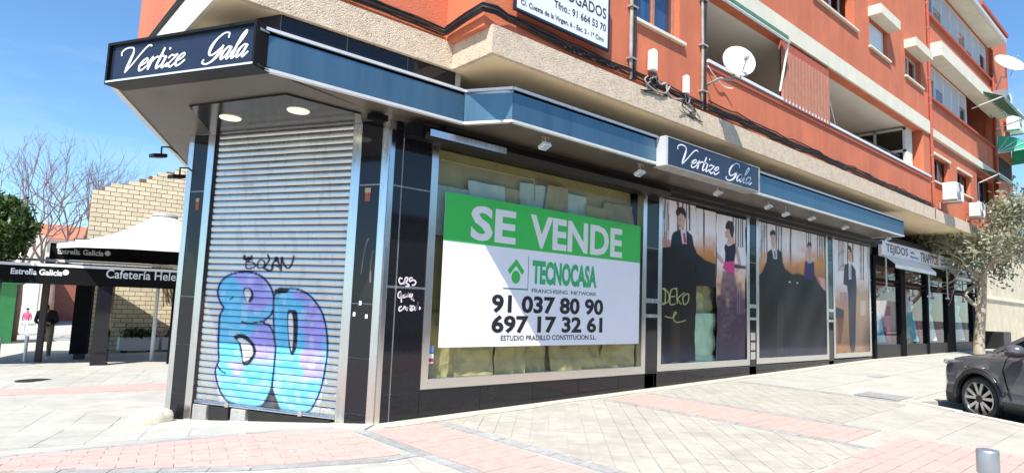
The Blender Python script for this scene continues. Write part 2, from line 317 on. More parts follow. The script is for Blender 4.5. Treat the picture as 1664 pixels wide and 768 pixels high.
SCR = {
 'V': ([[(-1.0, 1.55, .06), (-1.15, 1.9, .07), (-.85, 2.2, .08), (-.35, 2.15, .1), (-.1, 1.8, .2), (-.05, 1.1, .32), (-.05, .4, .24), (-.02, 0, .08)], [(-.02, 0, .1), (.35, .8, .08), (.7, 1.7, .09), (1.0, 2.15, .1), (1.3, 2.05, .14)]], 1.0),
 'e': ([[(-.05, .4, .06), (.3, .55, .08), (.5, .85, .11), (.36, 1.02, .1), (.12, .8, .2), (.05, .4, .26), (.18, .04, .18), (.42, .08, .09), (.72, .45, .07)]], .68),
 'r': ([[(-.05, .5, .06), (.14, 1.05, .12), (.22, .98, .16)], [(.22, 1.0, .26), (.2, .5, .26), (.2, 0, .22)], [(.22, .55, .07), (.4, .95, .1), (.58, 1.02, .2)]], .62),
 't': ([[(.2, 1.75, .2), (.2, .9, .26), (.2, .25, .25), (.32, .02, .15), (.6, .35, .07)], [(-.03, 1.0, .09), (.48, 1.03, .09)]], .5),
 'i': ([[(.15, 1, .24), (.14, .5, .25), (.16, .18, .24), (.28, .02, .14), (.55, .38, .07)], [(.17, 1.5, .2), (.17, 1.68, .2)]], .46),
 'z': ([[(-.05, .75, .06), (.12, 1.0, .15), (.35, .93, .14), (.6, 1.02, .08)], [(.6, 1.0, .08), (.05, .05, .12)], [(.05, .05, .1), (.25, .13, .2), (.48, .0, .17), (.78, .4, .07)]], .7),
 'G': ([[(1.25, 1.75, .16), (1.1, 2.15, .09), (.65, 2.2, .09), (.2, 1.75, .18), (.02, 1.15, .3), (.15, .6, .24), (.5, .5, .1), (.9, .85, .08), (1.12, 1.15, .1)], [(1.12, 1.2, .2), (1.05, .5, .3), (.75, 0, .2), (.3, -.2, .1), (-.15, -.05, .1), (-.1, .2, .12)]], 1.35),
 'a': ([[(.55, .85, .1), (.36, 1.02, .1), (.1, .7, .22), (.06, .3, .26), (.22, .02, .14), (.48, .4, .08), (.6, .95, .08)], [(.62, 1, .24), (.57, .5, .25), (.58, .18, .22), (.72, .02, .12), (1, .4, .06)]], .9),
 'l': ([[(-.08, .38, .06), (.28, 1.15, .08), (.5, 1.85, .09), (.4, 2.15, .1), (.22, 1.8, .2), (.17, 1.0, .26), (.17, .22, .25), (.3, .02, .14), (.6, .38, .06)]], .5),
}
def script(word_xy, size, o, ux, uz, out, m, parent, slant=.55, sx=1.0):
    x = 0
    for ch in word_xy:
        mm = M()
        if ch == ' ': x += 1.1; continue
        st, adv = SCR[ch]
        for s in st: ribbon(mm, [((x+p[0]*sx+slant*p[1])*size, p[1]*size, p[2]*size*1.05) for p in s], o, ux, uz, out)
        mm.build('script_letter', m, parent); x += adv*sx

# ================================================================== GROUND
def axis(a, b, fine, far, mid): 
    xs = [far[0]]+list(np.arange(a, b+1e-6, fine))+[far[1]]; return sorted(set([round(x, 3) for x in xs]+[round(q, 3) for q in mid]))
gx = axis(-12, 44, .5, (-600, 900), (-300, -120, -60, -30, -20, 60, 80, 110, 200, 450)); gy = axis(-14, 34, .5, (-600, 900), (-300, -120, -50, -25, -18, 45, 60, 100, 250, 500))
BN = np.array([.839, -.545]); BU = np.array([.545, .839]); BC1 = float(BN@np.array([7.42, -4.42])); BC2 = float(BU@np.array([8.15, -3.36]))
def clip(poly, n, c, keep_less=True):       # keep n.p<=c
    out = []; sg = 1 if keep_less else -1
    for i in range(len(poly)):
        p, q = np.array(poly[i]), np.array(poly[(i+1) % len(poly)]); a, b = sg*(n@p-c), sg*(n@q-c)
        if a <= 0: out.append(tuple(p))
        if (a < 0 < b) or (b < 0 < a): out.append(tuple(p+(q-p)*a/(a-b)))
    return out
pm, rm = M(), M()
STREET = -13.5
for i in range(len(gx)-1):
    for j in range(len(gy)-1):
        c = [(gx[i], gy[j]), (gx[i+1], gy[j]), (gx[i+1], gy[j+1]), (gx[i], gy[j+1])]
        for P in (clip(c, BN, BC1), clip(clip(c, BN, BC1, False), BU, BC2, False)):
            if len(P) > 2 and gy[j] >= -14: pm.add([(x, y, gh(x, y)) for x, y in P], [tuple(range(len(P)))])
        P = clip(clip(c, BN, BC1, False), BU, BC2)
        if gy[j] < -14: P = c
        if len(P) > 2: rm.add([(x, y, gh(x, y)-.13) for x, y in P], [tuple(range(len(P)))])
pavement = struct(pm.build('pavement', K['mortar'])); struct(rm.build('road', K['asphalt']))

def convex_clip(poly, zone):
    for i in range(len(zone)):
        a, b = np.array(zone[i]), np.array(zone[(i+1) % len(zone)]); d = b-a; n = np.array([d[1], -d[0]])
        poly = clip(poly, n, float(n@a))
        if len(poly) < 3: return []
    return poly
def area(P): return .5*abs(sum(P[i][0]*P[(i+1) % len(P)][1]-P[(i+1) % len(P)][0]*P[i][1] for i in range(len(P))))
def tiles(name, m, zones, ang, tw, th, gap, h, parent=pavement, limit=280, avoid=(), org=(0, 0), shift=.5):
    """pavers laid in rows inside convex zones (counter-clockwise), nearest ones as objects, the rest joined"""
    ca, sa = math.cos(rad(ang)), math.sin(rad(ang)); cells = []
    for z in zones:
        R = [((x-org[0])*ca+(y-org[1])*sa, -(x-org[0])*sa+(y-org[1])*ca) for x, y in z]
        i0, i1 = int(min(p[0] for p in R)//tw)-2, int(max(p[0] for p in R)//tw)+2; j0, j1 = int(min(p[1] for p in R)//th)-1, int(max(p[1] for p in R)//th)+1
        for j in range(j0, j1):
            for i in range(i0, i1):
                a = i*tw+(shift*tw if j % 2 else 0); b = j*th; g = gap/2
                q = [(a+g, b+g), (a+tw-g, b+g), (a+tw-g, b+th-g), (a+g, b+th-g)]
                q = [(x*ca-y*sa+org[0], x*sa+y*ca+org[1]) for x, y in q]; q = convex_clip(q, z)
                if not q or area(q) < .12*tw*th: continue
                cx, cy = np.mean([p[0] for p in q]), np.mean([p[1] for p in q])
                if any(BN@np.array(p) > BC1-.13 and BU@np.array(p) < BC2+.13 for p in q): continue
                if any(len(convex_clip([(cx-.01, cy-.01), (cx+.01, cy-.01), (cx+.01, cy+.01), (cx-.01, cy+.01)], v)) for v in avoid): continue
                px, py, dp = proj([cx, cy, gh(cx, cy)]); vis = dp[0] > .3 and -30 < px[0] < 1694 and py[0] < 800
                cells.append((0 if vis else 1, float(np.hypot(cx-CAM[0], cy-CAM[1])), q))
    cells.sort(key=lambda c: c[:2]); rest = M()
    for k, (v, d, q) in enumerate(cells):
        dz = random.uniform(-.0015, .0015)
        mm = rest if (k >= limit or v) else M()
        mm.prism([(x, y, gh(x, y)-.01) for x, y in q], (0, 0, h+.01+dz))
        if mm is not rest: mm.build(name, m, parent)
    if rest.v: rest.build(name, m, parent, kind='stuff')
# zones (metres, X along the shop front)
ZA1 = [(-1.8, -.96), (-1.3, .53), (-3.43, .98), (-3.48, .06)]; ZA2 = [(-1.8, -.96), (-.74, -1.40), (-.48, -1.40), (-.36, -.04), (-.48, .16), (-1.3, .53)]; ZA3 = [(-3.48, .06), (-3.43, .98), (-8, 1.9), (-8, 1.0)]
ZB = [(-.22, -3.6), (.55, -3.6), (.65, -.32), (-.22, -.3)]; ZC = [(3.85, -3.9), (4.82, -3.9), (4.9, -.34), (3.9, -.34)]
ZD = [(3.2, -6.3), (4.75, -6.3), (4.75, -4.2), (3.2, -4.2)]; ZD2 = [(1.0, -5.3), (3.2, -5.3), (3.2, -4.27), (1.0, -4.27)]
ZE = [(-3.3, 7.3), (-.5, 6.3), (-.35, 7.5), (-3.2, 8.05)]; ZE2 = [(-9, 9.3), (-9, 8.5), (-3.3, 7.3), (-3.2, 8.05)]
red = [ZA1, ZA2, ZA3, ZB, ZC, ZD, ZD2, ZE, ZE2]
tiles('red_paver', K['redp'], [ZA1, ZA2, ZA3], -14, .30, .15, .005, .012)
tiles('red_paver', K['redp'], [ZB, ZC, ZD, ZD2, ZE, ZE2], 0, .30, .15, .005, .012, limit=20)
ZF = [(.83, -4.2), (3.70, -4.2), (3.76, -.30), (.83, -.30)]; ZG = [(5.02, -3.4), (7.62, -3.4), (7.72, -.34), (5.06, -.34)]
tiles('paving_tile', K['beige'], [ZF], 45, .21, .21, .005, .008, limit=285, shift=0)
tiles('paving_tile', K['beige'], [ZG], 45, .21, .21, .005, .006, limit=0, shift=0)
def band(a, b, wd): a, b = np.array(a), np.array(b); d = (b-a)/np.linalg.norm(b-a); n = np.array([-d[1], d[0]])*wd/2; return [tuple(a-n), tuple(b-n), tuple(b+n), tuple(a+n)]
BDS = [band((.74, -4.3), (.74, -.3), .15), band((-.29, -3.6), (-.29, -.2), .13), band((3.78, -4.2), (3.82, -.33), .12), band((4.93, -3.9), (4.98, -.33), .1), band((7.8, -3.6), (7.85, -.35), .12),
       band((-8, 2.02), (-1.28, .62), .13), band((-1.28, .62), (-.42, .2), .12), band((-8, .92), (-3.45, -.02), .13), band((-3.45, -.02), (-1.8, -1.06), .13), band((-1.8, -1.06), (-.7, -1.5), .13), band((-.7, -1.5), (-.36, -1.5), .12)]
for b in BDS: tiles('border_paver', K['border'], [b], math.degrees(math.atan2(b[1][1]-b[0][1], b[1][0]-b[0][0])), .4, .2, .008, .010, limit=22, org=b[0], shift=0)
SLZ = [[(-8, -6), (-.40, -6), (-.40, -1.57), (-8, -1.57)], [(-8, -1.57), (-2, -1.57), (-8, .8)], [(-8, 2.2), (-1.3, .75), (-.3, .3), (-1.62, 3.0), (-1.7, 6.2), (-8, 8.0)], [(-8, 8.4), (-.7, 7.65), (.0, 12.5), (-8, 15)]]
tiles('paving_slab', K['slab'], SLZ, 72, .62, .5, .006, .007, limit=290, avoid=red)
tiles('paving_slab', K['slab'], [[(-.2, -7), (3.1, -7), (3.1, -5.4), (.9, -4.4), (-.2, -3.7)], [(4.85, -6.8), (7.5, -4.3), (7.6, -3.5), (4.95, -3.5)]], 0, .62, .5, .006, .007, limit=60, avoid=[ZD])
# far right of the pavement: pale concrete sheets with joints between them
k = 0
for x0, x1 in ((7.95, 11.9), (11.93, 16.0), (16.03, 21.5), (21.53, 29)):
    y1 = -.34
    for (ya, yb) in ((-3.28, -1.82), (-1.80, y1)):
        M().prism([(x, y, gh(x, y)-.02) for x, y in ((x0, ya), (x1, ya), (x1, yb), (x0, yb))], (0, 0, .03)).build('concrete_slab', K['paved'], pavement)
# pale strip and mortar fillet along the foot of the shop front
mm = M()
for i in range(60):
    x0, x1 = i*.48, i*.48+.48; wy = -.25-.03*math.sin(i*1.7)-.03*math.sin(i*.6); wy2 = -.25-.03*math.sin((i+1)*1.7)-.03*math.sin((i+1)*.6)
    mm.prism([(x0, -.02, gh(x0, 0)), (x0, wy, gh(x0, 0)), (x1, wy2, gh(x1, 0)), (x1, -.02, gh(x1, 0))], (0, 0, .016))
mm.build('mortar_strip', K['concrete'], pavement)
# cream cement apron in front of the shutter
mm = M(); ap = [L(-.08, .30, 0), L(3.55, .42, 0), L(3.8, .42, 0), L(4.0, -.05, 0), L(3.5, -.05, 0), L(0, -.05, 0)]
mm.prism([(p[0], p[1], gh(p[0], p[1])+.004) for p in ap[:1]+ap[1:3]+ap[3:]], (0, 0, .014)); mm.build('cement_apron', K['concrete'], pavement)
# kerbs of the parking bay
kb = thing('kerb', 'pale stone kerb round the parking bay under the grey car', 'kerb', (7.42, -4.42, gh(7.4, -4.4)-.13))
C1 = np.array([7.42, -4.42]); corner = C1+BU*(BC2-BU@C1)
for i in range(5):
    a = corner-BU*(i*.98); b = corner-BU*(i*.98+.97); n = -BN*.13
    M().prism([(p[0], p[1], gh(*a)-.14) for p in (a, b, b+n, a+n)], (0, 0, .155)).build('kerb_stone', K['kerb'], kb, bevel=.012)
for i in range(4):
    a = corner+BN*(i*.98)-(BN*.13 if i == 0 else 0); b = corner+BN*(i*.98+.97); n = BU*.13
    M().prism([(p[0], p[1], gh(*a)-.14) for p in (a, b, b+n, a+n)], (0, 0, .155)).build('kerb_stone', K['kerb'], kb, bevel=.012)
# covers
o = M().lathe((-2.5, 9.45, gh(-2.5, 9.45)), [(0, .012), (.30, .012), (.33, .01), (.33, 0)], 24).build('manhole_cover', K['darkmetal']); tag(o, 'round dark manhole cover in the plaza paving on the left', 'manhole cover')
mm = M(); q = gh(8.05, -2.85)
for i in range(9): mm.box(7.95+i*.07, 7.99+i*.07, -3.15, -2.55, q-.0, q+.026)
mm.box(7.9, 8.62, -3.2, -3.15, q, q+.028); mm.box(7.9, 8.62, -2.55, -2.5, q, q+.028)
tag(mm.build('drain_grate', K['border']), 'weathered drain grate set in the pale pavement near the car', 'drain')
mm = M(); q = gh(11.3, -1.6); mm.box(11.1, 11.7, -1.85, -1.6, q, q+.03); tag(mm.build('utility_cover', K['border']), 'small dark utility cover in the pavement before the fabric shop', 'utility cover')

# ================================================================== APARTMENT BUILDING (upper storeys)
B = thing('apartment_building', 'orange stuccoed apartment block with balconies over the closed corner shop', 'building', (-2.2, -.42, 4.45))
def wallgrid(name, m, xs, zs, holes, y0, y1, parent, **k):
    """wall in the plane Y=y0 (front) to y1 with rectangular openings, split at the openings' edges"""
    X = sorted(set([xs[0], xs[1]]+[h[0] for h in holes]+[h[1] for h in holes])); Z = sorted(set([zs[0], zs[1]]+[h[2] for h in holes]+[h[3] for h in holes]))
    X = [x for x in X if xs[0] <= x <= xs[1]]; Z = [z for z in Z if zs[0] <= z <= zs[1]]
    mm = M(); solid = {}
    for i in range(len(X)-1):
        for j in range(len(Z)-1):
            cx, cz = (X[i]+X[i+1])/2, (Z[j]+Z[j+1])/2; solid[i, j] = not any(h[0] < cx < h[1] and h[2] < cz < h[3] for h in holes)
    for (i, j), s in solid.items():
        if not s: continue
        a, b, c, d = X[i], X[i+1], Z[j], Z[j+1]
        mm.add([(a, y0, c), (b, y0, c), (b, y0, d), (a, y0, d)], [(0, 1, 2, 3)]); mm.add([(a, y1, c), (b, y1, c), (b, y1, d), (a, y1, d)], [(3, 2, 1, 0)])
        for (di, dj, P) in ((-1, 0, [(a, c), (a, d)]), (1, 0, [(b, d), (b, c)]), (0, -1, [(b, c), (a, c)]), (0, 1, [(a, d), (b, d)])):
            if not solid.get((i+di, j+dj), False):
                (p, q), (r, s_) = P; mm.add([(p, y0, q), (r, y0, s_), (r, y1, s_), (p, y1, q)], [(0, 1, 2, 3)])
    return mm.build(name, m, parent, **k)
WY = -1.20
H_W1 = (3.33, 4.50, 5.84, 7.02); H_L1 = (5.26, 17.0, 5.72, 7.05); H_P = (9.6, 11.95, 8.50, 9.75); H_a = (12.9, 14.2, 8.37, 9.14); H_b = (15.6, 16.97, 8.34, 9.12)
H_W2 = (3.33, 4.50, 8.55, 9.8); H_L2 = (5.26, 8.6, 8.45, 9.75)
wallgrid('wall', K['stucco'], (.68, 17.6), (4.78, 13.0), [H_W1, H_L1, H_P, H_a, H_b, H_W2, H_L2], WY, WY+.22, B)
H_c = (18.12, 19.72, 5.74, 6.55); H_d = (20.72, 22.32, 5.80, 6.52); H_e = (23.25, 25.6, 5.8, 6.85); H_G1 = (17.75, 22.35, 8.32, 9.45); H_G2 = (22.35, 25.8, 8.42, 9.75); H_T = (17.75, 25.5, 11.02, 12.25)
wallgrid('wall', K['stucco'], (17.6, 25.9), (4.78, 12.3), [H_c, H_d, H_e, H_G1, H_G2, H_T], WY+.06, WY+.26, B)
bx('stair_tower', K['stucco'], B, 25.9, 28.65, WY-.02, 4, 4.78, 13.15)
bx('stair_tower', K['stucco'], B, 24.6, 25.9, WY-.02, 4, 12.5, 13.6); bx('stair_tower', K['stucco'], B, 25.9, 28.65, WY-.02, 4, 13.15, 13.6); bx('tower_coping', K['stucco2'], B, 24.5, 28.75, WY-.1, 4.05, 13.6, 13.75)
bx('end_wall', K['stucco'], B, 28.4, 28.64, 4.0, 6.6, 4.78, 12.3)
bx('end_wall', K['stucco'], B, 17.5, 28.4, 4.0, 4.2, 4.78, 12.9)
# recessed bay A, return and left side wall
bx('wall', K['stucco'], B, -2.2, .48, -.42, -.20, 4.78, 13.0)
bx('return_wall', K['stucco'], B, .48, .68, WY, -.20, 4.78, 13.0)
bx('side_wall', K['stucco'], B, -2.2, -1.98, -.20, 3.95, 4.78, 13.0)
bx('side_wall', K['stucco'], B, -1.98, 17.5, 3.75, 3.95, 4.78, 13.0)
# pebble-dashed ledge
mm = M(); zb0, zb1 = 4.45, 4.80
for (a, b, c, d) in ((-2.25, .56, -.47, -.41), (.56, .62, -1.27, -.41), (.62, 28.75, -1.27, -1.21)): mm.box(a, b, c, min(d, c+.06) if b > 1 else d, zb0, zb1)
mm.build('pebble_dash_ledge', K['dash'], B)
bx('side_ledge', K['cream'], B, -2.25, -2.2, -.41, 3.98, 4.45, 4.85)
mm = M(); mm.box(-2.2, .62, -.41, 3.9, 4.455, 4.6); mm.box(.62, 28.7, -1.21, 3.9, 4.455, 4.6); mm.build('soffit', K['soffit'], B)
# slabs: white beams of the balconies
mm = M(); mm.box(5.3, 17.52, WY-.05, WY+.28, 7.06, 7.44); mm.build('balcony_beam', K['cream'], B)
bx('balcony_beam', K['cream'], B, 17.66, 26.4, WY-.03, WY+.1, 7.06, 7.30)
bx('balcony_ceiling', K['ceil'], B, 5.26, 17.2, WY+.28, 1.2, 7.07, 7.2)
bx('balcony_floor', K['soffit'], B, 5.26, 17.2, WY+.22, 1.2, 5.0, 5.1)
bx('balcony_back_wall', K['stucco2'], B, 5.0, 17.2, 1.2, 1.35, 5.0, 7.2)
bx('balcony_side_wall', K['cream'], B, 5.02, 5.26, WY+.22, 1.2, 5.0, 7.2)
bx('balcony_side_wall', K['stucco'], B, 17.0, 17.2, WY+.22, 1.2, 5.0, 7.07)
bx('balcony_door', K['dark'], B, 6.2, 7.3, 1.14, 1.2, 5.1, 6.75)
bx('balcony_door_frame', K['brownwood'], B, 6.1, 7.4, 1.16, 1.2, 5.1, 6.85)
f_ = bx('balcony_window', K['alu'], B, 12.2, 13.6, 1.12, 1.2, 5.75, 6.5); bx('pane', G_DARK, f_, 12.28, 13.52, 1.10, 1.12, 5.82, 6.43)
# rails and copings
M().box(5.3, 17.5, WY-.05, WY+.2, 5.72, 5.775).build('balcony_coping', K['whitesat'], B)
bx('balcony_lip', K['stucco2'], B, 5.3, 17.5, WY-.03, WY-.0, 5.62, 5.70)
# cane lattice screen on the balcony
scn = bx('cane_screen', K['stucco2'], B, 8.0, 10.3, WY-.02, WY+.03, 6.78, 7.0)
sl0 = None
for i in range(15):
    x = 8.03+i*.152
    if sl0 is None: sl0 = M().box(x, x+.08, WY-.055, WY-.005, 5.70, 6.80).build('cane_slat', K['brownwood'], scn)
    else: mesh_copy(sl0, scn, (i*.152, 0, 0))
bx('screen_backing', K['darkbrown'], scn, 8.02, 10.29, WY+.01, WY+.02, 5.74, 6.78)
# glazed end partition of the balcony
p = M()
for y in (WY+.23, -.2, .72): p.box(16.2, 16.26, y, y+.07, 5.74, 7.02)
for z in (5.74, 6.3, 6.95): p.box(16.2, 16.26, WY+.23, .79, z, z+.07)
e_ = p.build('balcony_partition', K['alu'], B); bx('pane', G_DARK, e_, 16.22, 16.24, WY+.3, .72, 5.8, 6.95); bx('partition_post', K['cream'], e_, 16.27, 16.75, WY+.22, WY+.32, 5.74, 7.06)
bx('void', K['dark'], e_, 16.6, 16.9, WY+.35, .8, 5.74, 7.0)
def window(h, fr, depth=.12, mull=(.5,), parent=B, sill=K['cream'], pane=G_WIN, back=K['bluewin'], y=WY, so=.06, name='window'):
    x0, x1, z0, z1 = h; m_ = M(); t = .06; yy = y+depth
    m_.box(x0, x0+t, yy, yy+.06, z0, z1); m_.box(x1-t, x1, yy, yy+.06, z0, z1); m_.box(x0+t, x1-t, yy, yy+.06, z0, z0+t); m_.box(x0+t, x1-t, yy, yy+.06, z1-t, z1)
    for u in mull: xm = x0+(x1-x0)*u; m_.box(xm-t/2, xm+t/2, yy-.01, yy+.05, z0+t, z1-t)
    f = m_.build(name, fr, parent); bx('pane', pane, f, x0+t, x1-t, yy+.02, yy+.028, z0+t, z1-t)
    bx('curtain', back, f, x0, x1, yy+.14, yy+.16, z0, z1)
    if sill: bx('sill', sill, f, x0-.08, x1+.12, y-so, y+depth, z0-.05, z0-.002)
    return f
window(H_W1, K['brownwood'], .10); window(H_W2, K['brownwood'], .10)
window(H_c, K['darkmetal'], .12, y=WY+.06); window(H_d, K['darkmetal'], .12, y=WY+.06); window(H_e, K['darkmetal'], .15, (.33, .66), y=WY+.06, back=K['dark'])
for h in (H_c, H_d): bx('lintel', K['cream'], B, h[0]-.05, h[1]+.1, WY+.0, WY+.05, h[3]+.003, h[3]+.07)
# louvred window, plain window, both under concrete hoods
for h in (H_a, H_b): bx('window_hood', K['cream'], B, h[0]-.06, h[1]+.08, WY-.30, WY+.02, h[3]+.004, h[3]+.25)
lw = window((H_a[0], H_a[1]-.0, H_a[2], H_a[3]), K['alu'], .14, (), back=K['dark'], name='window')
l0 = None
for i in range(15):
    z = H_a[2]+.05+i*.047
    if l0 is None: l0 = M().obox((H_a[0]+.05, WY+.10, z), (H_a[1]-H_a[0]-.1, 0, 0), (0, .03, .0), (0, -.012, .04)).build('louvre_slat', K['whitesat'], lw)
    else: mesh_copy(l0, lw, (0, 0, i*.047))
window(H_b, K['alu'], .14, (.5,), back=K['dark'])
# balcony opening with plants
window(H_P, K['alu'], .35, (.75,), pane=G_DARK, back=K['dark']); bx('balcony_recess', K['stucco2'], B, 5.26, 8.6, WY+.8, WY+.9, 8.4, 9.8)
# dark green folded awning over the first balcony
ga = M(); ga.add([(5.35, WY+.1, 7.02), (8.0, WY+.1, 7.02), (8.0, WY-.35, 6.72), (5.35, WY-.35, 6.72)], [(0, 1, 2, 3), (3, 2, 1, 0)])
aw = thing('folding_awning', 'rolled green awning hanging under the balcony beam beside the cane screen', 'awning', (6.7, WY, 7.0))
rl = M(); rl.tube([(5.5, WY-.12, 6.98), (8.0, WY-.12, 6.98)], .06, 10); rl.build('fabric_roll', K['gawn'], aw)
sk = M()
for i in range(26):
    x = 5.5+i*.096; sk.prism([(x, WY-.19, 6.98), (x+.096, WY-.19, 6.98), (x+.07, WY-.19, 6.83), (x+.03, WY-.19, 6.83)], (0, .006, 0))
sk.build('valance', K['gawn'], aw)
fb = M(); fb.tube([(5.5, WY-.2, 6.86), (8.0, WY-.2, 6.86)], .025, 6); fb.build('front_bar', K['white'], aw)
ar = M(); ar.tube([(7.98, WY-.18, 6.85), (7.95, WY-.02, 5.9)], .022, 6); ar.build('folding_arm', K['white'], aw)
cln = thing('clothes_line', 'thin clothes line and pole strung inside the long balcony', 'clothes line', (12.5, -.6, 6.2)); c_ = M(); c_.tube([(11.0, -.9, 6.75), (12.6, -.5, 6.15), (16.1, -.5, 6.2)], .012, 4); c_.build('line', K['whitesat'], cln); c_ = M(); c_.tube([(13.2, -.9, 6.05), (15.9, -.9, 6.12)], .02, 5); c_.tube([(14.2, -1.0, 5.95), (14.4, .5, 6.2)], .02, 5); c_.build('pole', K['darkmetal'], cln)
# upper galleries on the right-hand section
def gallery(h, n, parent=B, y=WY+.06):
    x0, x1, z0, z1 = h; m_ = M(); t = .06
    m_.box(x0, x1, y+.04, y+.1, z0, z0+t); m_.box(x0, x1, y+.04, y+.1, z1-t, z1)
    for i in range(n+1): x = x0+(x1-x0-t)*i/n; m_.box(x, x+t, y+.03, y+.11, z0+t, z1-t)
    f = m_.build('gallery_window', K['white'], parent)
    for i in range(n):
        a = x0+(x1-x0-t)*i/n+t; b = x0+(x1-x0-t)*(i+1)/n
        drop = [.38, .55, 1.0, 1.0, .45, .8, 1.0][i % 7]; zz = z1-t-(z1-z0-2*t)*drop
        bx('roller_blind', K['louvre'], f, a, b, y+.05, y+.07, zz, z1-t)
        if drop < 1: bx('pane', G_WIN, f, a, b, y+.07, y+.08, z0+t, zz); bx('curtain', K['bluewin'], f, a, b, y+.3, y+.31, z0, zz)
    return f
gallery(H_G1, 5); gallery(H_T, 8)
bx('gallery_beam', K['cream'], B, 17.66, 26.2, WY-.38, WY+.08, 9.46, 9.90); bx('gallery_sill', K['stucco2'], B, 17.62, 25.9, WY-.03, WY+.1, 8.24, 8.31); bx('gallery_sill', K['stucco2'], B, 17.62, 25.9, WY-.03, WY+.1, 10.93, 11.01)
bx('roof_eave', K['cream'], B, 17.2, 25.85, WY-.45, WY+.3, 12.30, 12.48); bx('gutter', K['alu'], B, 17.2, 25.85, WY-.53, WY-.45, 12.36, 12.50)
bx('roof_eave', K['cream'], B, -2.4, 17.2, WY-.45, WY+.3, 13.0, 13.15)
bx('flat_roof', K['roof'], B, -2.2, 28.3, -.2, 4.1, 12.95, 13.05)
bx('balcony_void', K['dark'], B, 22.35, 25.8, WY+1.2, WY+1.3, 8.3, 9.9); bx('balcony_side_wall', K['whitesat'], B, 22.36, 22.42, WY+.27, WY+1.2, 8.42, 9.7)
bx('expansion_joint', K['stucco2'], B, 17.585, 17.60, WY-.006, WY+.1, 4.8, 12.3)
# awnings of the right-hand section
def canvas_awning(name, label, x0, x1, zt, yt, zb, yb, m, val=.15, group=None):
    t = thing(name, label, 'awning', ((x0+x1)/2, yt, zt)); a = M()
    a.prism([(x0, yt, zt), (x1, yt, zt), (x1, yb, zb), (x0, yb, zb)], (0, .004, .012)); a.build('canvas', m, t)
    v = M(); n = int((x1-x0)/.14)
    for i in range(n):
        a0 = x0+(x1-x0)*i/n; a1 = x0+(x1-x0)*(i+1)/n; v.prism([(a0, yb, zb), (a1, yb, zb), (a1-.02, yb-.01, zb-val*.8), ((a0+a1)/2, yb-.012, zb-val), (a0+.02, yb-.01, zb-val*.8)], (0, .004, 0))
    v.build('valance', m, t)
    for x in (x0+.03, x1-.03): r = M(); r.tube([(x, yb, zb), (x, yt+.0, zb-.25)], .02, 6); r.build('arm', K['white'], t)
    r = M(); r.tube([(x0, yb, zb), (x1, yb, zb)], .018, 6); r.build('front_bar', K['white'], t); return t
canvas_awning('green_awning', 'dark green canvas awning slanting out over the open black balcony', 22.5, 26.0, 9.75, WY-.02, 9.28, WY-.95, K['gawn'])
canvas_awning('green_awning', 'dark green canvas awning above the lower window by the tree crown', 23.2, 25.8, 7.0, WY-.02, 6.72, WY-.6, K['gawn'])
# fan-shaped teal awning at the corner of the stair tower
t = thing('fan_awning', 'bright teal fan-shaped awning on the stair tower corner', 'awning', (27.3, WY, 8.0)); cx, cz = 27.0, 8.05
n = 8; rows = []
for j in range(n+1):
    a = rad(5+82*j/n); rows.append((math.cos(a)*1.0, math.sin(a)*.68))
fa = M(); xs0, xs1 = 26.0, 28.6
for j in range(n):
    (d0, h0), (d1, h1) = rows[j], rows[j+1]
    fa.prism([(xs0, WY-.02-d0, cz+h0), (xs1, WY-.02-d0, cz+h0), (xs1, WY-.02-d1, cz+h1), (xs0, WY-.02-d1, cz+h1)], (0, .004, -.006))
for x in (xs0, xs1-.01): fa.prism([(x, WY-.02, cz)]+[(x, WY-.02-d, cz+h) for d, h in rows], (.006, 0, 0))
fa.build('canvas', K['teal'], t)
fr = M()
for x in (xs0-.01, xs1+.01):
    for j in range(0, n+1, 2): fr.tube([(x, WY-.02, cz), (x, WY-.02-rows[j][0]*1.01, cz+rows[j][1]*1.01)], .014, 5)
fr.build('ribs', K['white'], t, kind='stuff'); v = M()
for i in range(16): a0 = xs0+(xs1-xs0)*i/16; a1 = xs0+(xs1-xs0)*(i+1)/16; v.prism([(a0, WY-1.02, cz+.08), (a1, WY-1.02, cz+.08), (a1-.03, WY-1.03, cz-.1), (a0+.03, WY-1.03, cz-.1)], (0, .005, 0))
v.build('valance', K['canvas'], t)
bx('window_void', K['dark'], B, 26.3, 28.4, WY-.035, WY-.021, 7.2, 8.0)
# satellite dishes
def dish(label, c, r, face, arm, wall):
    t = thing('satellite_dish', label, 'satellite dish', c); f = np.array(face, float); f /= np.linalg.norm(f)
    m_ = M(); m_.smooth = True; m_.lathe(c, [(r*q, .16*r*q*q) for q in (0, .25, .5, .75, .93, 1)]+[(r*1.02, .16*r+.0), (r*1.02, .16*r-.02)]+[(r*q, .16*r*q*q-.02) for q in (.93, .5, 0)], 28, f); m_.build('reflector', K['dishw'], t)
    a = M(); q = np.array(c)+f*r*.75+np.array(arm); dn = np.cross(f, (1, 0, 0)); low = np.array(c)+np.array([.05, 0, -r*.98])+f*.1*r
    a.tube([low, q], .012, 6); a.tube([np.array(c)-f*.02, np.array(c)-f*.16, np.array(c)-f*.16+np.array([0, 0, -r*.75])], .022, 6); a.build('feed_arm', K['cableg'], t)
    h = M(); h.lathe(q, [(0, -.05), (.035, -.04), (.035, .05), (0, .06)], 10, -f); h.build('feed_horn', K['cableg'], t)
    b = M(); e0 = np.array(c)-f*.16+np.array([0, 0, -r*.75]); b.tube([e0, (e0[0]-.25, e0[1]+.1, e0[2]-.02), wall], .024, 8); b.build('wall_bracket', K['cableg'], t); return t
dish('white satellite dish on the parapet just left of the cane screen', (5.42, -1.72, 5.62), .275, (-.55, -.8, .22), (.0, -.05, -.06), (5.3, WY, 5.32))
dish('white satellite dish high on the stair tower near the roof', (24.7, -1.95, 11.1), .5, (-.50, -.62, .60), (.1, -.05, -.05), (25.95, WY, 10.3))
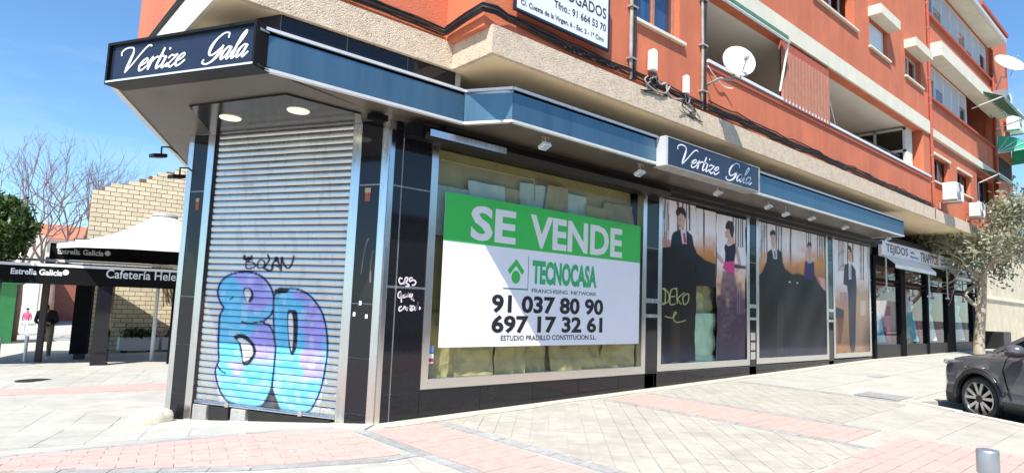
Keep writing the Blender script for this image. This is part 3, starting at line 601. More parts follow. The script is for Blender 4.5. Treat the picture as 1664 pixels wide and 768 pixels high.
# air conditioners
def aircon(label, x, z, w_=.85, h_=.62, y=WY, d=.32):
    t = thing('air_conditioner', label, 'air conditioner', (x, y, z)); bx('casing', K['white'], t, x, x+w_, y-d-.12, y-.12, z, z+h_, bevel=.015)
    g = M(); cx, cz = x+w_*.38, z+h_/2
    g.lathe((cx, y-d-.125, cz), [(0, 0), (.24, 0), (.25, .004)], 20, (0, -1, 0)); g.build('fan_opening', K['darkmetal'], t)
    g = M()
    for q in range(5): 
        g.lathe((cx, y-d-.135, cz), [(.05+.05*q, 0), (.056+.05*q, 0), (.056+.05*q, .006), (.05+.05*q, .006)], 18, (0, -1, 0))
    g.build('fan_grille', K['white'], t)
    g = M()
    for q in (x+.12, x+w_-.15): g.box(q, q+.03, y-d-.12, y, z-.04, z); g.box(q, q+.03, y-.03, y-.001, z-.25, z)
    g.build('bracket', K['cableg'], t); return t
aircon('white air conditioner beside the lower window, above the tree', 18.25, 5.15, .85, .52, d=.35); aircon('white air conditioner under the big dish, left of its pair', 25.2, 9.55, 1.1, .8, d=.4, y=WY-.02)
aircon('white air conditioner on the tower edge, right of its pair', 27.3, 9.25, 1.1, .8, d=.4, y=WY-.02); aircon('small white air conditioner half hidden by the tree crown', 21.2, 5.0, .75, .45, d=.3)
# lawyer's sign
s_ = thing('office_sign', 'white lawyers office sign with serif lettering on the orange wall', 'sign', (1.7, -1.33, 5.1))
bx('panel', K['whitesat'], s_, .86, 2.57, -1.33, -1.30, 5.09, 5.95, bevel=.004); fm = M()
for a in ((.83, .86, -1.335, -1.295, 5.06, 5.98), (2.57, 2.60, -1.335, -1.295, 5.06, 5.98), (.86, 2.57, -1.335, -1.295, 5.06, 5.09), (.86, 2.57, -1.335, -1.295, 5.95, 5.98)): fm.box(*a)
fm.build('frame', K['navy'], s_); O = (0, -1, 0)
text('ABOGADOS', (1.50, -1.33, 5.50), EX, EZ, 1.02, .15, O, K['text'], s_); text('Tfno.: 91 664 53 70', (1.50, -1.33, 5.32), EX, EZ, 1.02, .10, O, K['text'], s_)
text('C/. Cuesta de la Virgen, 6 - Esc. 2 - 1º Ctro', (.93, -1.33, 5.14), EX, EZ, 1.55, .085, O, K['text'], s_); text('LLO', (1.14, -1.33, 5.36), EX, EZ, .17, .08, O, K['text'], s_)
for x in (1.0, 2.4): bx('bracket', K['cableg'], s_, x, x+.04, -1.30, WY, 5.5, 5.54)

# cables, pipes and junction boxes
def wig(p0, p1, n, amp, seed):
    r = np.random.default_rng(seed); P = []; ph = r.random(3)*6
    for i in range(n+1):
        t = i/n; q = np.array(p0)*(1-t)+np.array(p1)*t; q[2] += amp*(math.sin(ph[0]+t*n*.55)*.6+r.normal()*.35)-amp*.5*abs(math.sin(t*n*.35)); P.append(q)
    return P
cb = thing('cable_bundle', 'bundle of black cables running along the ledge round the building corner', 'cables', (.7, -1.26, 4.85))
for k in range(6):
    dz = .01+k*.017; dy = -.015-.012*(k % 3)
    pts = [(-2.22+dy, 3.9, 4.86+dz), (-2.22+dy, 1.0, 4.87+dz), (-2.22+dy, -.45+dy, 4.87+dz)]+wig((-2.1, -.44+dy, 4.87+dz), (.40, -.44+dy, 4.86+dz), 12, .012, k)+[(.45+dy, -.5, 4.86+dz), (.44+dy, -.9, 4.90+dz), (.44+dy, -1.22+dy, 4.92+dz), (.60, WY-.05+dy, 4.93+dz)]+wig((.8, WY-.02+dy, 4.91+dz), (17.55, WY-.02+dy, 4.80+dz*.9), 64, .022, 20+k)
    c_ = M(); c_.smooth = True; c_.tube(pts, .011 if k % 2 else .015, 5); c_.build('cable', K['cable'] if k != 3 else K['stucco2'], cb)
for k, (x0, x1, z0, z1) in enumerate(((5.35, 17.5, 5.0, 4.97), (5.35, 17.5, 5.06, 4.93))):
    c_ = M(); c_.smooth = True; c_.tube(wig((x0, WY-.02, z0), (x1, WY-.02, z1), 50, .03, 50+k), .012, 5); c_.build('cable', K['cable'], cb)
j_ = M(); r_ = np.random.default_rng(5)
for k in range(26):
    x = 1.75+k*.045; a = r_.random()*6; j_.tube([(x, WY-.05, 4.92), (x+.03, WY-.09, 4.95-.1*r_.random()), (x+.07, WY-.05, 4.90)], .008, 4)
j_.build('cable_splice', K['cable'], cb)
def pipe_run(name, label, x, z0, z1, r=.03, n=3, y=WY-.04, mt=K['cableg']):
    t = thing(name, label, 'pipe', (x, y, z0))
    for k in range(n):
        m_ = M(); m_.smooth = True; m_.tube(wig_v(x+.035*k, y-.012*k, z0, z1, k+int(x*10)), r*(1-.25*k), 6); m_.build('conduit' if k == 0 else 'cable', mt if k == 0 else K['cable'], t)
    m_ = M()
    for z in np.arange(z0+.3, z1, .8): M().box(x-.05, x+.04*n, y-.045, WY, z, z+.025).build('clip', K['cableg'], t)
def wig_v(x, y, z0, z1, s): r = np.random.default_rng(s); return [(x+r.normal()*.006, y, z) for z in np.linspace(z0, z1, 16)]
pipe_run('conduit_run', 'grey conduit and cables climbing the wall beside the first window', 3.20, 4.85, 10.0); pipe_run('conduit_run', 'cable run at the left edge of the balcony opening', 5.12, 4.85, 10.0, .025)
pipe_run('drainpipe', 'reddish drainpipe at the joint between the two facade sections', 17.66, 4.5, 12.2, .045, 1, mt=K['stucco2']); pipe_run('drainpipe', 'reddish drainpipe beside the stair tower', 25.85, 4.5, 12.2, .045, 1, mt=K['stucco2'])
def jbox(label, x, z, w_, h_, d, seed):
    t = thing('telephone_box', label, 'cable box', (x, WY, z)); b = M(); b.smooth = False
    b.prism([(x, WY-.03, z), (x+w_, WY-.03, z), (x+w_, WY-.03, z+h_*.9), (x+w_*.75, WY-.03, z+h_), (x+w_*.25, WY-.03, z+h_), (x, WY-.03, z+h_*.9)], (0, -d, 0)); b.build('housing', K['white'], t, bevel=.01)
    r = np.random.default_rng(seed)
    for k in range(7):
        sx = x+w_*r.random(); P = [(sx, WY-.06, z)]; 
        for q in range(5): P.append((sx+.10*(q+1)*(r.random()-.35)*1.6, WY-.05-.05*r.random(), z-.075*(q+1)))
        c_ = M(); c_.smooth = True; c_.tube(catmull(P, 4), .008, 4); c_.build('cable', K['cableg'] if k % 2 else K['cable'], t)
jbox('white junction box with dangling cables below the first window', 3.62, 5.10, .13, .33, .1, 1); jbox('slim white junction box with tangled cables left of the balcony', 4.55, 4.98, .10, .30, .08, 2)
c_ = M(); c_.smooth = True; c_.tube(catmull([(3.75, WY-.05, 5.05), (3.9, WY-.07, 4.95), (4.05, WY-.06, 5.0), (4.1, WY-.07, 4.85), (4.3, WY-.05, 4.82), (4.6, WY-.05, 4.9)], 6), .02, 6)
c_.tube(catmull([(3.6, WY-.06, 5.0), (3.5, WY-.08, 4.9), (3.7, WY-.1, 4.8), (4.0, WY-.09, 4.83), (4.15, WY-.07, 4.98)], 6), .012, 5); c_.build('cable', K['cableg'], cb)
c_ = M(); c_.smooth = True; c_.tube(catmull([(5.3, WY-.03, 5.65), (5.6, WY-.06, 5.45), (5.85, WY-.04, 5.42), (6.0, WY-.1, 5.42)], 6), .012, 5); c_.build('cable', K['whitesat'], cb)

# ================================================================== CORNER SHOP: ground floor shell
S = thing('corner_shop_front', 'closed corner shop front of black polished granite with steel trim', 'shop front', (0, 0, 0))
struct_core = M(); struct_core.box(.0, 28.6, .62, 6.6, -.3, 4.452)
struct_core.prism([L(0, -.6, -.6), L(3.3, -.6, -.6), (.1, 6.2, -.6), (2.4, 8.9, -.6), (2, .62, -.6)], (0, 0, 5.07)); struct_core.build('back_wall', K['dark'], S)
bx('backing', K['grout'], S, .08, .63, .006, .2, -.1, 3.76); bx('backing', K['grout'], S, 5.31, 5.67, .006, .2, -.1, 3.76)
bx('backing', K['grout'], S, .63, 16.3, .006, .2, -.1, .38)
mm = M(); mm.obox(L(.08, -.2, -.4), DL*.40, NL*.194, (0, 0, 4.16)); mm.build('backing', K['grout'], S)
mm = M(); mm.obox(L(2.95, -.25, -.5), DL*.42, NL*.244, (0, 0, 4.26)); mm.build('backing', K['grout'], S)
def gtile(x0, x1, z0, z1, y=0.0): M().box(x0, x1, y-.006, y+.004, z0, z1).build('granite_tile', K['tile'], S)
g = .006
for (a, b) in ((.07+g, .19), (.212, .625)):
    for (c, d) in ((-.05, .345), (.352, 1.645), (1.675, 2.92), (2.94, 3.755)): gtile(a, b, c, d)
for (a, b) in ((5.315, 5.665), (9.0+g, 9.3-g), (13.09, 13.39), (16.03, 16.2)):
    for (c, d) in ((.10, .40), (.405, 1.66), (1.68, 2.60), (2.62, 3.755)): gtile(a, b, c, d)
bx('backing', K['grout'], S, 9.0, 9.3, .006, .2, .1, 3.76); bx('backing', K['grout'], S, 13.08, 13.4, .006, .2, .1, 3.76); bx('backing', K['grout'], S, 16.02, 16.2, .006, .2, .1, 3.76)
x = .632
for i in range(16): gtile(x, min(x+.985, 16.2), -.05, .372); x += .992
for (s0, s1) in ((.108, .415), (3.035, 3.285)):
    for (c, d) in ((-.4, .10), (.107, .77), (.777, 1.43), (1.445, 2.92), (2.94, 3.755)):
        M().obox(L(s0, -.004, c), DL*(s1-s0), NL*.01, (0, 0, d-c)).build('granite_tile', K['tile'], S)
def strip(name, o, a, b, c, m='steel'): return M().obox(o, a, b, c).build(name, K[m], S, bevel=.004)
strip('steel_corner_trim', L(0.0, -.02, -.02), DL*.105, NL*.035, (0, 0, 3.78)); bx('steel_corner_trim', K['steel'], S, 0.004, .072, -.014, .03, -.02, 3.76, bevel=.003)
strip('steel_pier_trim', L(.418, -.06, -.02), DL*.135, NL*.07, (0, 0, 3.78)); strip('steel_pier_trim', L(2.905, -.06, -.25), DL*.125, NL*.07, (0, 0, 4.0))
strip('steel_pier_trim', L(3.288, -.02, -.45), DL*.10, NL*.035, (0, 0, 4.21)); strip('steel_pier_side', L(3.37, -.25, -.45), DL*.02, NL*.24, (0, 0, 4.21))
strip('shutter_channel', L(2.875, -.07, -.02), DL*.03, NL*.05, (0, 0, 3.78), 'darkmetal'); strip('shutter_channel', L(.556, -.07, -.0), DL*.02, NL*.05, (0, 0, 3.78), 'darkmetal')
# threshold blocks below the shutter
M().obox(L(.55, -.3, -.3), DL*2.35, NL*.26, (0, 0, .285)).build('threshold', K['darkmetal'], S)
for a, b, m in ((2.62, 2.87, 'concrete'), (1.95, 2.20, 'concrete'), (2.24, 2.58, 'darkmetal'), (.62, 1.9, 'darkmetal')):
    M().obox(L(a, -.1, -.28), DL*(b-a), NL*.12, (0, 0, .272)).build('threshold_block', K['border' if m == 'concrete' else m], S, bevel=.01)
# little sticky notice and scraps on the pier
M().obox(L(.24, .007, 2.72), DL*.075, NL*.003, (0, 0, .17)).build('sticker', K['stucco2'], S); M().obox(L(.235, .0105, 2.83), DL*.085, NL*.002, (0, 0, .06)).build('sticker', K['kraft'], S)
M().obox(L(3.10, .007, 2.66), DL*.06, NL*.003, (0, 0, .16)).build('sticker', K['stucco2'], S); M().obox(L(3.10, .0105, 2.78), DL*.065, NL*.002, (0, 0, .05)).build('sticker', K['kraft'], S)
rb = M(); sc_ = [(-.30, 2.10, .02), (-.26, 2.22, .05), (-.24, 2.0, .03), (-.28, 1.8, .025), (-.27, 1.55, .02)]
ribbon(rb, [(.30, 1.80, .012), (.29, 1.95, .015), (.27, 2.10, .02), (.24, 2.22, .03), (.21, 2.25, .015)], (0, 0, 0), DL, (0, 0, 1), NL, lift=.009); ribbon(rb, [(.16, 1.7, .01), (.17, 1.9, .02), (.15, 2.1, .01)], (0, 0, 0), DL, (0, 0, 1), NL, lift=.009)
rb.build('peeled_glue', K['darkbark'], S); rb = M()
for s_0, z_0 in ((.27, 1.42), (.35, 1.28), (.17, 1.26)): rb.obox(L(s_0, .006, z_0), DL*.035, NL*.003, (0, 0, .05))
rb.build('peeled_sticker', K['whitesat'], S)
# marker tags on the granite
def onface(pts, wd): return [(*onY(x, y, -.008)[[0, 2]], wd) for x, y in pts]
tg = M()
def z1(cx, cy): return 640+cx/9.6, 440+cy/9.6
for st in ([(130, 120), (90, 110), (80, 160), (105, 200), (150, 180)], [(150, 210), (180, 110), (215, 110), (200, 160), (170, 170), (240, 220)], [(290, 110), (250, 110), (245, 160), (300, 140), (340, 170), (320, 215), (280, 220)], [(180, 238), (245, 236)]):
    ribbon(tg, onface([z1(*p) for p in st], .016), (0, -.008, 0), EX, EZ, (0, -1, 0))
for st in ([(110, 320), (70, 340), (65, 400), (100, 415), (110, 330), (115, 490)], [(150, 370), (140, 410), (180, 400), (170, 360), (200, 400), (230, 350), (215, 400)], [(260, 350), (240, 400), (280, 390), (285, 350)], [(265, 430), (300, 440), (290, 410), (310, 470)],
           [(120, 550), (80, 570), (85, 620), (130, 600)], [(140, 600), (165, 550), (190, 600), (210, 560), (200, 620)], [(260, 530), (255, 610), (300, 600), (260, 570), (310, 540)], [(320, 550), (330, 610), (380, 490), (340, 600)], [(390, 560), (410, 580), (390, 600)]):
    ribbon(tg, onface([z1(*p) for p in st], .009), (0, -.008, 0), EX, EZ, (0, -1, 0))
tag(tg.build('marker_tag', K['chalk']), 'pale marker scribbles on the black granite left of the sale banner', 'graffiti')

# ------------------------------------------------------------------ printing on surfaces (paint or print colour; slat grooves carry painted shade)
class Canvas:
    def __init__(s, px, py, base): s.x = px; s.y = py; s.c = np.tile(np.array(base, float), (len(px), 1))
    def blend(s, a, col): s.c = s.c*(1-a[:, None])+np.array(col)[None]*a[:, None]
    def inside(s, poly):
        r = np.zeros(len(s.x), bool); P = np.array(poly, float); n = len(P)
        for i in range(n):
            x0, y0 = P[i]; x1, y1 = P[(i+1) % n]
            if y0 == y1: continue
            c = ((y0 > s.y) != (y1 > s.y)) & (s.x < (x1-x0)*(s.y-y0)/(y1-y0)+x0); r ^= c
        return r
    def dist(s, pts):
        P = np.array(pts, float); d = np.full(len(s.x), 1e9)
        for i in range(len(P)-1):
            a, b = P[i], P[i+1]; v = b-a; L2 = v@v+1e-9; t = np.clip(((s.x-a[0])*v[0]+(s.y-a[1])*v[1])/L2, 0, 1)
            d = np.minimum(d, np.hypot(s.x-a[0]-t*v[0], s.y-a[1]-t*v[1]))
        return d
    def poly(s, P, col, soft=0, al=1.0, curve=False):
        if curve: P = catmull(P, 6, True)
        a = s.inside(P).astype(float)
        if soft: d = s.dist(list(P)+[P[0]]); a = np.clip(.5+np.where(a > 0, d, -d)/soft, 0, 1)
        s.blend(a*al, col); return a
    def stroke(s, P, wd, col, curve=True, soft=.7, al=1.0):
        if curve: P = catmull(P, 5)
        d = s.dist(P); s.blend(np.clip((wd/2-d)/soft+.5, 0, 1)*al, col)
    def ell(s, cx, cy, rx, ry, col, soft=.2): q = np.hypot((s.x-cx)/rx, (s.y-cy)/ry); s.blend(np.clip((1-q)/soft+.5, 0, 1), col)
def sstep(a, b, x): t = np.clip((x-a)/(b-a), 0, 1); return t*t*(3-2*t)
def vnoise(x, y, sc, seed=0):
    r = np.random.default_rng(seed).random((64, 64)); x = x/sc; y = y/sc; i = np.floor(x).astype(int); j = np.floor(y).astype(int); fx = x-i; fy = y-j
    fx = fx*fx*(3-2*fx); fy = fy*fy*(3-2*fy); g = lambda a, b: r[a % 64, b % 64]
    return (g(i, j)*(1-fx)+g(i+1, j)*fx)*(1-fy)+(g(i, j+1)*(1-fx)+g(i+1, j+1)*fx)*fy
def set_print(me, rgb, alpha=None):
    ca = me.color_attributes.new('print', 'FLOAT_COLOR', 'POINT'); n = len(me.vertices); d = np.ones((n, 4)); d[:, :3] = np.clip(rgb, 0, 1)
    if alpha is not None: d[:, 3] = alpha
    ca.data.foreach_set('color', d.ravel())
def grid_mesh(P, nu, nv, name, m, parent, smooth=True):
    """P: (nv*nu,3) rows of nu points"""
    off = np.array(OFF.get(parent.name, (0, 0, 0))); me = bpy.data.meshes.new(name)
    idx = np.arange(nu*nv).reshape(nv, nu); F = np.stack([idx[:-1, :-1], idx[:-1, 1:], idx[1:, 1:], idx[1:, :-1]], -1).reshape(-1, 4)
    me.from_pydata((P-off).tolist(), [], F.tolist()); me.materials.append(m)
    me.polygons.foreach_set('use_smooth', [smooth]*len(me.polygons)); o = bpy.data.objects.new(name, me); COL.objects.link(o); o.parent = parent; OFF[o.name] = tuple(off); return o

def graffiti(px, py):
    base = (.64, .63, .61); C = Canvas(px, py, base); q = lambda P: [(250+a/2.56, 440+b/2.56) for a, b in P]
    n1 = vnoise(px, py, 14, 1); n2 = vnoise(px, py, 30, 2); C.c *= (.96+.06*vnoise(px, py*.3, 16, 9))[:, None]
    cy, pu = np.array((.13, .58, .84)), np.array((.40, .33, .76)); metal = np.ones(len(px))
    Bo = catmull(q([(278, 132), (266, 85), (288, 35), (340, 8), (405, 5), (455, 28), (490, 75), (500, 130), (488, 180), (455, 212), (482, 228), (500, 270), (506, 340), (498, 420), (491, 478), (470, 530), (440, 562), (375, 560), (315, 545), (285, 515), (264, 465), (256, 410), (270, 370), (268, 320), (270, 250), (275, 185), (290, 152)]), 6, True)
    Oo = catmull(q([(500, 108), (530, 82), (575, 72), (635, 92), (680, 138), (706, 190), (720, 260), (722, 340), (712, 410), (700, 470), (678, 530), (645, 582), (585, 592), (530, 580), (505, 530), (492, 480), (500, 400), (506, 320), (500, 260)]), 6, True)
    for P, c, dd in ((Bo, pu*.9+.1, 9), (Oo, (.35, .62, .82), 10)):
        i = C.inside(P); d = C.dist(list(P)+[P[0]]); C.blend(np.where(i, 0, np.clip(1-d/dd, 0, 1)**1.2)*.55, c)
    for P, cut in ((Bo, q([(395, 0)])[0][0]), (Oo, q([(588, 0)])[0][0])):
        i = C.inside(P).astype(float); mixp = np.zeros(len(px)); wx_, wy_ = px+(n1-.5)*16, py+(n2-.5)*20
        for (a_, b_, ra, rb) in (((418, 480, 30, 34), (428, 562, 26, 40), (395, 455, 14, 10), (385, 600, 12, 14)) if cut < 420 else ((512, 520, 24, 62), (508, 592, 20, 34), (490, 480, 12, 14))): mixp = np.maximum(mixp, sstep(1.25, .55, np.hypot((wx_-a_)/ra, (wy_-b_)/rb)))
        mixp = mixp*.92+.08*n1; hi_ = sstep(.62, .8, vnoise(px, py, 11, 44))*.35
        col = cy[None]*(1-mixp[:, None])+pu[None]*mixp[:, None]; col = col*(.92+.25*n1[:, None]); col = col*(1-hi_[:, None])+np.array((.62, .78, .88))[None]*hi_[:, None]; C.c = C.c*(1-i[:, None])+col*i[:, None]; metal = metal*(1-i*.8)
        C.stroke(list(P)+[P[0]], 3.2, (.015, .01, .07), False)
    dk = (.012, .01, .03)
    C.stroke(q([(365, 212), (410, 216), (452, 210)]), 3, dk); C.stroke(q([(262, 385), (275, 410), (298, 425)]), 2.6, dk); C.stroke(q([(318, 118), (330, 108)]), 2, dk)
    for h in ([(372, 75), (400, 70), (415, 95), (408, 125), (385, 128)], [(333, 272), (370, 260), (412, 295), (425, 340), (400, 385), (372, 390), (362, 345), (352, 300)], [(556, 172), (575, 160), (598, 180), (596, 300), (580, 348), (566, 335), (557, 260)]): C.poly(q(h), dk, .8, curve=True)
    for h in ([(376, 82), (398, 78), (404, 98), (398, 112), (388, 130)], [(348, 285), (368, 280), (402, 305), (412, 338), (396, 365), (372, 372), (370, 345), (362, 305)], [(560, 185), (572, 175), (578, 200), (580, 260), (574, 330), (566, 300), (560, 250)]): C.poly(q(h), (.78, .76, .78), .8, curve=True)
    C.poly(q([(490, 475), (505, 515), (528, 582), (440, 578), (470, 530)]), dk, 1.2); C.poly(q([(488, 505), (500, 560), (510, 580), (455, 575), (475, 540)]), (.04, .08, .14), 2, .7)
    C.poly(q([(500, 78), (530, 66), (565, 78), (555, 90), (510, 96)]), dk, 1)
    p = lambda P: [(380+a/13.87, 400+b/13.87) for a, b in P]
    for st, wd in (([(245, 215), (240, 280), (320, 300), (395, 285), (400, 235)], 4.6), ([(330, 260), (330, 300)], 5), ([(280, 340), (275, 480), (400, 490), (490, 430), (430, 370), (290, 350)], 2.6), ([(600, 300), (530, 400), (560, 490), (680, 450), (690, 350), (610, 295), (590, 310)], 2.6),
                   ([(765, 200), (800, 300), (740, 400), (690, 470)], 3.2), ([(680, 490), (780, 540), (850, 530), (880, 470)], 3.6), ([(850, 460), (930, 300), (965, 260), (1000, 330), (1040, 500)], 3.2), ([(900, 430), (1020, 450)], 2.6), ([(1065, 540), (1075, 270), (1120, 380), (1200, 490), (1270, 460), (1330, 330), (1350, 220)], 3.2), ([(960, 260), (970, 320)], 5.5), ([(1085, 270), (1090, 340)], 5)):
        C.stroke(p(st), wd, dk)
    gr_ = sstep(610, 680, py+(vnoise(px, py, 9, 33)-.5)*50)*.55*(vnoise(px, py, 5, 34)*.7+.3); C.blend(gr_, (.22, .20, .17)); C.blend((vnoise(px, py*.25, 5, 35) > .78)*.18, (.30, .28, .25))
    metal = np.where(np.abs(C.c-np.array(base)).max(1) > .12, metal*.35, metal); return C.c, np.clip(metal, 0, 1)*.85
sh = thing('roller_shutter', 'closed ribbed steel roller shutter with a blue and purple bubble graffiti', 'roller shutter', L(1.7, -.05, 0))
NS = 42; Z0, Z1 = .045, 3.765; pitch = (Z1-Z0)/NS; ss = np.linspace(.572, 2.885, 190); zz = np.array([0, .05, .12, .3, .5, .7, .85, .92, 1.0]); oo = np.array([-.016, -.004, .001, .0035, .0045, .004, .001, -.002, -.016])
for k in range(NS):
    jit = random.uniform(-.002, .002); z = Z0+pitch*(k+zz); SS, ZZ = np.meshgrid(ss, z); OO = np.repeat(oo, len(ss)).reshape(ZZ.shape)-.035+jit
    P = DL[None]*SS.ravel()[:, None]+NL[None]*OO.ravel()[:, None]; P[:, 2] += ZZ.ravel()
    o = grid_mesh(P, len(ss), len(z), 'shutter_slat', PSHUT, sh); px, py, _ = proj(P); c, a = graffiti(px, py); groove_shade = np.repeat(np.array([.22, .75, 1, 1, 1, 1, 1, .8, .22]), len(ss))[:, None]; set_print(o.data, c*groove_shade, a)  # groove rows darkened in the slat colour, in place of shade
M().obox(L(.572, -.06, .0), DL*2.313, NL*.05, (0, 0, .05)).build('bottom_bar', K['steel'], sh, bevel=.008)
bb = M(); bb.tube([L(.6, -.005, .022), L(2.86, -.005, .022)], .016, 8); bb.obox(L(1.05, -.01, .0), DL*.06, NL*.03, (0, 0, .06)); bb.obox(L(2.25, -.01, .0), DL*.06, NL*.03, (0, 0, .06)); bb.build('bar_handle', K['steel'], sh)

# ------------------------------------------------------------------ CANOPY
zc0, zc1 = 3.76, 4.20
CP = thing('shop_canopy', 'angular blue steel canopy with pale edge trims wrapping the shop corner', 'canopy', (0, -.55, zc0))
A_, B_, C_, D_ = (-1.84, -.55), (.72, -.55), (1.06, -1.10), (15.42, -1.10); G_ = tuple(L(2.42, 1.955, 0)[:2]); A2 = tuple(L(.33, 1.955, 0)[:2]); F_ = (-1.0, 5.5)
poly = [A2, A_, B_, C_, D_, (15.42, -.01), (.02, -.01), L(.02, -.02, 0)[:2], L(3.36, -.02, 0)[:2], (-.7, 5.5), F_, G_]
body = M()
def vfill(poly, z, mm, up):
    P = [(x, y, z) for x, y in poly]; mm.add(P, [tuple(range(len(P)))] if up else [tuple(range(len(P)-1, -1, -1))])
# soffit and top as convex pieces
pieces = [[A_, B_, (.72, -.01), (0, -.01), tuple(L(.3, .0, 0)[:2]), A2], [A2, tuple(L(.3, 0, 0)[:2]), tuple(L(3.36, 0, 0)[:2]), G_], [G_, tuple(L(3.36, 0, 0)[:2]), (-.7, 5.5), F_], [B_, C_, (1.06, -.01), (.72, -.01)], [C_, D_, (15.42, -.01), (1.06, -.01)]]
for P in pieces: body.prism([(x, y, zc0) for x, y in P], (0, 0, .03))
body.build('soffit_panel', K['canopysoff'], CP)
bt = M()
for P in pieces: bt.prism([(x, y, zc1-.07) for x, y in P], (0, 0, .03))
bt.build('top_panel', K['alu'], CP)
def fascia(a, b, n, name='fascia_panel', m='bluep', z0=zc0-.012, z1=zc1):
    a, b = np.array(a), np.array(b); d = b-a; Ld = np.linalg.norm(d); d = d/Ld; nn = np.array([d[1], -d[0]])
    for i in range(n):
        p = a+d*(Ld*i/n+.003); q = a+d*(Ld*(i+1)/n-.003)
        M().prism([(p[0], p[1], z0+.035), (q[0], q[1], z0+.035), (q[0]-nn[0]*.02, q[1]-nn[1]*.02, z0+.035), (p[0]-nn[0]*.02, p[1]-nn[1]*.02, z0+.035)], (0, 0, z1-z0-.07)).build(name, K[m], CP)
    for (za, zb, o_) in ((z0, z0+.033, .012), (z1-.033, z1, .02)):
        p, q = a+nn*o_, b+nn*o_; r, t = b-nn*.05, a-nn*.05
        M().prism([(*p, za), (*q, za), (*r, za), (*t, za)], (0, 0, zb-za)).build('edge_trim', K['alu'], CP)
fascia(A_, B_, 1); fascia(B_, C_, 1); fascia(C_, (4.08, -1.10), 1); fascia((6.98, -1.10), D_, 3); fascia(D_, (15.42, -.02), 1)
fascia(F_, G_, 2)
M().obox((*A2, zc0), np.array([A_[0]-A2[0], A_[1]-A2[1], 0]), (0, .05, 0), (0, 0, .44)).build('corner_post', K['darkmetal'], CP)
bd = M(); bd.prism([L(*q, 3.735) for q in ((2.14, 1.145), (.63, 1.2), (.22, .35), (.42, .02), (2.95, .02))], (0, 0, .02)); bd.build('gloss_board', K['blackboard'], CP)
for (x, y) in ((-1.49, 1.47), (-1.01, .48)):
    d = M(); d.lathe((x, y, 3.722), [(0, 0), (.125, 0), (.135, .014)], 24); d.build('downlight', K['lamp'], CP)
for (x, y, a) in ((-1.15, 2.95, 0), (-.38, -.2, 1)):
    d = M(); d.obox((x, y, 3.66), DL*.12 if a == 0 else (.22, 0, 0), NL*.2 if a == 0 else (0, .12, 0), (0, 0, .07)); d.build('spotlight_housing', K['matblack'], CP)
# black tiled attic behind the canopy
tl = -1.62
M().box(tl, .75, -.40, -.35, 4.14, 4.449).build('attic_backing', K['grout'], CP)
for a, b in ((tl, -.86), (-.855, -.06), (-.055, .66)): M().box(a+.004, b-.004, -.412, -.402, 4.14, 4.448).build('granite_tile', K['tile'], CP)
a0 = np.array([tl, -.40]); 
M().obox((tl, -.40, 4.14), DL*.34, -NL*.03, (0, 0, .31)).build('attic_side', K['navy'], CP)
M().obox(tuple(np.array([tl, -.40, 4.14])+DL*.34-NL*.25), DL*1.35, -NL*.03, (0, 0, .31)).build('attic_side', K['matblack'], CP)
M().obox(tuple(np.array([tl, -.40, 4.14])+DL*1.2+NL*.1), DL*.40, -NL*.35, (0, 0, .14)).build('attic_box', K['navy'], CP)
# left sign box, on the chamfer
sg = thing('shop_sign', 'dark sign box with white script lettering above the graffitied shutter', 'sign', L(1.37, 1.96, 3.8))
M().obox(L(.36, 1.80, 3.775), DL*2.04, NL*.175, (0, 0, .41)).build('sign_face', K['navy'], sg)
for (s0, s1, z0, z1) in ((.33, 2.44, 3.745, 3.775), (.33, 2.44, 4.185, 4.215), (.33, .36, 3.775, 4.185), (2.41, 2.44, 3.775, 4.185)):
    M().obox(L(s0, 1.78, z0), DL*(s1-s0), NL*.23, (0, 0, z1-z0)).build('sign_frame', K['black'], sg)
M().obox(L(.34, 2.01, 3.76), DL*2.08, NL*.004, (0, 0, .02)).build('light_strip', K['alu'], sg)
for w_, s0 in (('Vertize', 2.17), ('Gala', 1.02)): script(w_, .128, L(s0, 1.976, 3.86), -DL, (0, 0, 1), NL, K['lilac'], sg, sx=1.42 if w_ == 'Vertize' else 1.15)
# right sign box
sg2 = thing('shop_sign', 'navy sign box with white script lettering projecting over the poster windows', 'sign', (5.5, -1.25, 3.72))
M().box(4.12, 6.98, -1.265, -1.08, 3.735, 4.165).build('sign_face', K['navy'], sg2)
for b in ((4.06, 4.12, -1.27, -1.09, 3.72, 4.18), (6.98, 7.0, -1.28, -1.0, 3.72, 4.18), (4.12, 6.98, -1.275, -1.0, 3.72, 3.735), (4.12, 6.98, -1.275, -1.0, 4.165, 4.18)): M().box(*b).build('sign_frame', K['alu'] if b[0] < 4.1 else K['border'], sg2)
script('Vertize', .142, (4.50, -1.266, 3.80), EX, EZ, (0, -1, 0), K['lilac'], sg2, sx=1.62); script('Gala', .142, (5.86, -1.266, 3.80), EX, EZ, (0, -1, 0), K['lilac'], sg2, sx=1.55)
# small floodlights under the canopy
def spot(label, x, y, z, col='white', r=0, s=1.0):
    t = thing('floodlight', label, 'floodlight', (x, y, zc0), group='small floodlights under the canopy')
    b = M(); b.tube([(x-.07*s, y, zc0), (x-.075*s, y-.01, z+.03)], .007, 5); b.tube([(x+.07*s, y, zc0), (x+.075*s, y-.01, z+.03)], .007, 5); b.box(x-.08*s, x+.08*s, y-.02, y+.02, zc0-.008, zc0); b.build('bracket', K['cableg'], t)
    h = M(); h.obox((x-.08*s, y-.06, z-.0), (.16*s, 0, 0), (0, .12, -.05), (0, .02, .05)); h.build('lamp_head', K[col], t, bevel=.006)
    h = M(); h.obox((x-.065*s, y-.055, z-.006), (.13*s, 0, 0), (0, .095, -.04), (0, .001, .004)); h.build('lamp_glass', G_WIN, t)
    c_ = M(); c_.tube(catmull([(x+.02, y+.03, zc0), (x+.07, y+.05, zc0-.09), (x+.0, y+.03, z+.04)], 5), .006, 5); c_.build('cable', K['whitesat'], t)
